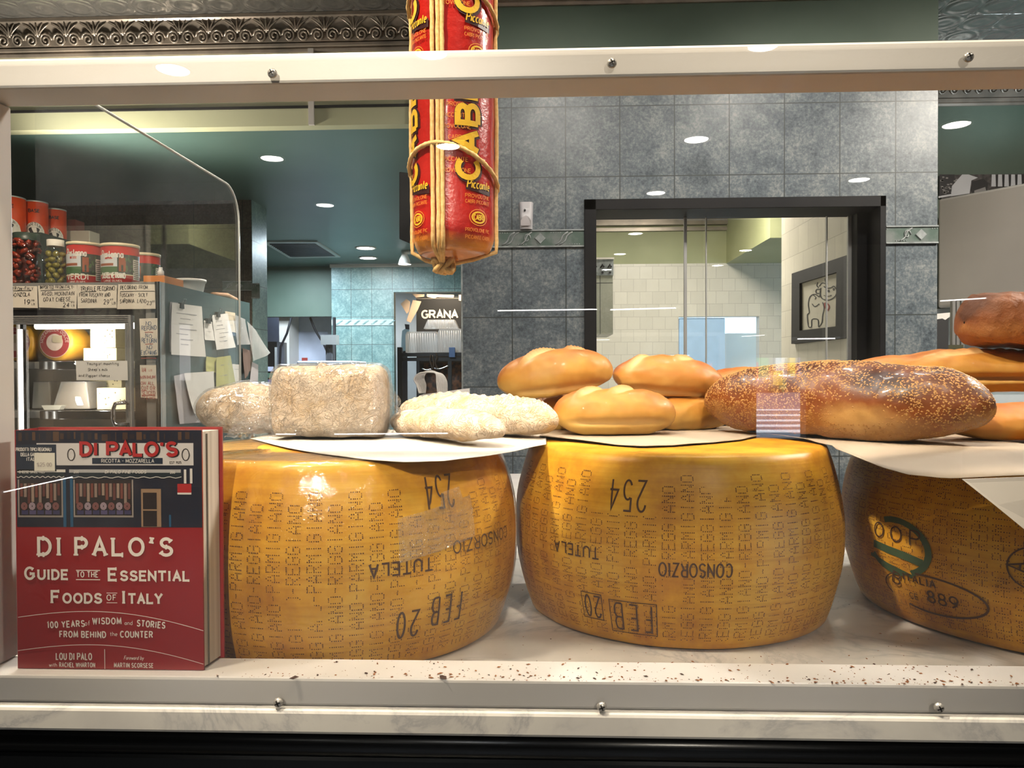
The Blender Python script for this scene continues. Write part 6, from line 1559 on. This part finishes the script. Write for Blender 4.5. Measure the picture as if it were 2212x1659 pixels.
for P in ([(889, 634), (917, 636), (916, 641), (899, 643)], [(922, 635), (981, 637), (980, 643), (944, 642), (938, 645), (922, 641)], [(991, 637), (1000, 637), (1000, 651), (991, 649)]):
    m = MB(); m.prism([U(x, y, gY - .012) for x, y in P], (0, .002, 0), TAPE); part(m, 'tape', t)
for P, lb in (([(892, 648), (910, 651), (903, 668), (887, 697), (878, 693), (886, 668)], 'pale note dangling from the black poster, front one'), ([(865, 656), (878, 646), (886, 652), (884, 672), (879, 678)], 'pale note behind the other at the black poster edge')):
    m = MB(); m.prism([U(x, y, gY - .03) for x, y in P], (0, .004, 0), TAPE); q = sum([U(x, y, gY - .03) for x, y in P], Vector()) / len(P); m.box(q.x - .01, q.x + .01, gY - .026, gY, q.z + .02, q.z + .04, TAPE); tag(m.build('paper_note'), lb, 'note', 'notes on the black poster')
m = MB(); rY = 7.9
for px0, px1, py0, py1 in ((859, 868, 750, 900), (866, 1010, 762, 770), (868, 1010, 772, 780), (968, 975, 780, 900), (1004, 1010, 764, 900), (900, 906, 780, 900)):
    a = U(px0, py1, rY); b_ = U(px1, py0, rY); m.box(a.x, b_.x, rY, rY + .05, max(0, a.z) if py1 < 890 else 0, b_.z, BLACKM)
m.box(U(866, 770, rY).x, U(1010, 770, rY).x, rY + .05, rY + .36, U(900, 765, rY).z - .012, U(900, 765, rY).z, BLACKM)
m.box(U(906, 800, rY).x, U(1010, 800, rY).x, rY + .3, rY + .36, .2, U(900, 782, rY).z, mat('brown_packets', srgb(112, 66, 34), .6, var=(18, srgb(40, 24, 18), .4, .6)))
tag(m.build('black_shelf'), 'black shelf frame below the clear boxes in the far doorway', 'shelf')
CLAM = clear('clamshell_plastic', (.95, .95, .94), .10, .12, haze=.28, haze_col=(.95, .9, .86), wrinkle=(140, .4, .003))
zs = U(930, 762, rY + .1).z
def clam(px0, px1, py0, py1, Y, label, ribs=10, taper=.0):
    a = U(px0, py1, Y); b_ = U(px1, py0, Y); z0 = max(zs + .001, a.z); h = b_.z - z0; m = MB(); w_ = b_.x - a.x; d = .16
    m.prism([(a.x, Y, z0), (b_.x, Y, z0), (b_.x - w_ * taper, Y, z0 + h * .85), (b_.x - w_ * (taper + .05), Y, b_.z), (a.x + w_ * (taper + .05), Y, b_.z), (a.x + w_ * taper, Y, z0 + h * .85)], (0, d, 0), CLAM)
    for i in range(ribs): x = a.x + w_ * (.05 + taper) + w_ * (.9 - 2 * taper) * (i + .5) / ribs; m.cyl((x, Y - .001, z0 + .01), (x, Y - .001, b_.z - .02), .003, CLAM, 5)
    return tag(m.build('clamshell_box'), label, 'plastic box', 'clear clamshell boxes on the black shelf')
clam(876, 945, 716, 762, rY + .06, 'stack end of clear clamshell boxes by the shop assistant print', 12)
clam(946, 1010, 710, 762, rY + .05, 'clear clamshell box under the bold capitals, beside the tiled wall', 12)
z_top = U(946, 710, rY + .05).z
def clam_top():
    Y = rY + .06; a = U(915, 709, Y); b_ = U(990, 690, Y); m = MB(); w_ = b_.x - a.x; z0 = z_top + .001
    m.prism([(a.x, Y, z0), (b_.x, Y, z0), (b_.x - w_ * .12, Y, b_.z), (a.x + w_ * .12, Y, b_.z)], (0, .14, 0), CLAM)
    for i in range(16): x = a.x + w_ * (.14 + .72 * i / 15); m.cyl((x, Y - .001, z0 + .008), (x, Y - .001, b_.z - .006), .0035, CLAM, 5)
    tag(m.build('clamshell_box'), 'ribbed clear clamshell lid on top, directly below the bold capitals', 'plastic box', 'clear clamshell boxes on the black shelf')
clam_top()
m = MB(); Y = rY - .02
for pts in ([(930, 766), (929, 780), (933, 794), (935, 808)], [(941, 762), (944, 772), (940, 784), (946, 797)], [(934, 768), (937, 786), (934, 798)]): m.tube([U(x, y, Y) for x, y in spline(pts, 5)], .006, mat('dark_chain', srgb(70, 56, 44), .4, .6), 6)
for pts in ([(912, 796), (920, 799), (932, 797)], [(938, 795), (950, 797), (968, 790)]): m.tube([U(x, y, Y) for x, y in spline(pts, 5)], .008, CHROME, 6)
tag(m.build('hanging_hooks'), 'chain and chrome hooks hanging below the black shelf', 'hooks')
a = U(971, 765, rY - .02); m = MB(); q0, q1 = U(970, 772, rY - .02), U(983, 750, rY - .02); m.box(q0.x, q1.x, rY - .03, rY - .002, q0.z, q1.z, mat('blue_tape_roll', srgb(60, 84, 120), .5)); tag(m.build('blue_holder', bevel=.004), 'small blue holder clipped on the black shelf edge', 'holder')
# printed figure in the doorway gap
m = MB(); Y = 8.6; P = [(868, 722), (869, 714), (875, 710), (884, 712), (884, 760), (866, 760)]
m.prism([U(x, y, Y) for x, y in P], (0, .01, 0), mat('print_white_shirt', srgb(206, 226, 226), .6)); m.prism([U(x, y, Y) for x, y in [(874, 700), (884, 701), (884, 712), (876, 711)]], (0, .01, 0), B1); q0 = U(868, 760, Y); m.box(q0.x, q0.x + .06, Y, Y + .02, 0, q0.z + .01, B1)
tag(m.build('standing_print'), 'standing print of a person in a white shirt in the far doorway gap', 'print')
# paper carrier bag with cord handles on the rear worktop
wY0, wY1 = 2.02, 2.62; wz = 1.055
t = thing('worktop', (.1, 2.3, 0), 'white worktop behind the display, seen between the two front wheels', 'worktop')
m = MB(); m.box(-.9, .16, wY0, wY1, wz - .03, wz, mat('white_laminate', srgb(226, 222, 220), .4)); part(m, 'top', t, .003)
m = MB(); m.box(-.88, .14, wY0 + .02, wY1 - .02, 0, wz - .0302, mat('white_laminate', 0)); m.box(-.88, .14, wY0 + .018, wY0 + .02, .88, .93, mat('red_stripe', srgb(110, 40, 40), .5)); part(m, 'cabinet', t)
bgY = 2.38
def bagx(px): return U(px, 840, bgY).x
bz = U(950, 842, bgY).z
BAGW = mat('bag_paper', srgb(236, 230, 226), .6); BAGS = mat('bag_paper', 0)
t = thing('paper_bag', ((bagx(905) + bagx(1008)) / 2, bgY, wz + .0006), 'white paper carrier bag with white cord handles behind the floury sticks', 'paper bag')
x0, x1, xm = bagx(905), bagx(1010), bagx(987)
m = MB(); m.prism([(x0, bgY, wz + .001), (xm, bgY, wz + .001), (xm, bgY, bz), (x0, bgY, bz - .018)], (0, .0012, 0), BAGW); m.prism([(xm, bgY, wz + .001), (x1 + .004, bgY + .07, wz + .001), (x1, bgY + .07, bz + .003), (xm, bgY, bz)], (0, .0012, 0), BAGW)
m.prism([(x0, bgY + .10, wz + .001), (x1, bgY + .07, wz + .001), (x1, bgY + .07, bz + .001), (x0, bgY + .10, bz - .016)], (0, .0012, 0), BAGW); m.prism([(x0, bgY, wz + .001), (x0, bgY + .1, wz + .001), (x0, bgY + .1, bz - .016), (x0, bgY, bz - .018)], (.0012, 0, 0), BAGW); part(m, 'body', t)
for i in range(9):
    dx = (i - 4) * 2.7; yb = bgY + .004 + .010 * i
    P = spline([(912 + dx * .6, 850), (910 + dx * .9, 832), (905 + dx * 1.0, 818), (913 + dx * .6, 806), (931, 801 + abs(dx) * .3), (948 + dx * .6, 808), (954 + dx, 825), (955 + dx * .9, 850)], 5)
    m = MB(); m.tube([U(x, y, yb) for x, y in P], .0019, mat('white_cord', srgb(232, 226, 220), .7), 6); part(m, 'handle', t)

# ------------------------------------------------------------------ far room on the left: white door, soap dispenser, broom, machine
DW = mat('white_door_paint', srgb(222, 226, 236), .4)
t = tag(thing('door_2', (U(690, 700, 7.9).x, 7.95, 0), None, None), kind='structure')
m = MB(); a = U(630, 820, 7.9); b_ = U(724, 684, 7.9); m.box(a.x, b_.x + .1, 7.9, 7.96, 0, b_.z + .3, DW)
for (x0, y0, x1, y1) in ((645, 716, 708, 830),):
    q0 = U(x0, y1, 7.9); q1 = U(x1, y0, 7.9); m.box(q0.x, q1.x, 7.894, 7.9, q0.z - .5, q1.z, mat('white_door_panel', srgb(206, 210, 226), .4))
part(m, 'door_leaf', t, .002)
m = MB(); q0 = U(652, 779, 7.89); m.box(q0.x, q0.x + .06, 7.888, 7.9, q0.z, q0.z + .03, INKRED); part(m, 'label_plate', t)
m = MB(); m.box(U(567, 700, 8.4).x, U(630, 700, 8.4).x, 8.4, 8.45, 0, SOF, mat('lilac_wall', srgb(150, 150, 172), .5)); struct(m, 'wall_corridor')
def mk(px0, py0, px1, py1, Y, d, mt): a = U(px0, py1, Y); b_ = U(px1, py0, Y); return a.x, b_.x, Y, Y + d, a.z, b_.z, mt
t = thing('soap_dispenser', U(615, 790, 7.7), 'white wall soap dispenser with dark window by the white door', 'dispenser')
m = MB(); m.box(*mk(603, 752, 629, 790, 7.7, .1, WHITE_PAINT)); part(m, 'housing', t, .012)
m = MB(); m.box(*mk(607, 756, 615, 771, 7.692, .006, NEARBLACK)); part(m, 'window', t)
m = MB(); m.box(*mk(609, 790, 625, 1000, 7.79, .03, ALU)); part(m, 'stand', t)
m = MB(); m.tube([U(x, y, 7.25) for x, y in ((629, 686), (620, 720), (606, 750), (604, 800), (606, 840))], .012, BLACK, 6); tag(m.build('black_cable'), 'black cable running down beside the soap dispenser', 'cable')
m = MB(); m.tube([U(x, y, 7.6) for x, y in spline([(670, 686), (682, 715), (700, 745), (712, 775)], 4)], .012, BLACK, 6); tag(m.build('black_cable'), 'black cable slanting across the white door', 'cable')
m = MB(); m.cyl(U(722, 686, 7.2), Vector((U(722, 800, 7.2).x, 7.2, 0)), .016, BLACK, 8); tag(m.build('mop_handle'), 'dark mop handle leaning at the edge of the teal tiles', 'mop handle')
t = thing('white_machine', (U(700, 780, 6.2).x, 6.4, 0), 'bright white kitchen machine behind the square bread block', 'machine')
m = MB(); a = U(641, 780, 6.2); b_ = U(762, 781, 6.2); m.box(a.x, b_.x, 6.2, 6.7, .0, a.z, DW); part(m, 'body', t, .01)
m = MB(); q0 = U(711, 760, 6.4); m.cyl((q0.x, 6.4, a.z), (q0.x, 6.4, q0.z + .1), .03, NEARBLACK, 10); m.box(q0.x - .06, q0.x + .07, 6.36, 6.46, q0.z + .06, q0.z + .14, ALU); part(m, 'motor_head', t)
m = MB(); m.box(*mk(570, 738, 598, 860, 7.3, .3, NEARBLACK)); a = U(570, 860, 7.3); m.box(a.x, U(598, 860, 7.3).x, 7.3, 7.6, 0, a.z, NEARBLACK); m.box(*mk(594, 750, 598, 850, 7.29, .01, ALU))
for i, (y0, c__) in enumerate(((792, srgb(190, 190, 210)), (806, srgb(80, 110, 90)), (820, srgb(60, 70, 130)))): m.box(*mk(574, y0, 590, y0 + 10, 7.29, .01, mat('drink_colour_%d' % i, c__, .4)))
tag(m.build('drinks_cooler'), 'dark drinks cooler behind the fridge corner', 'cooler')
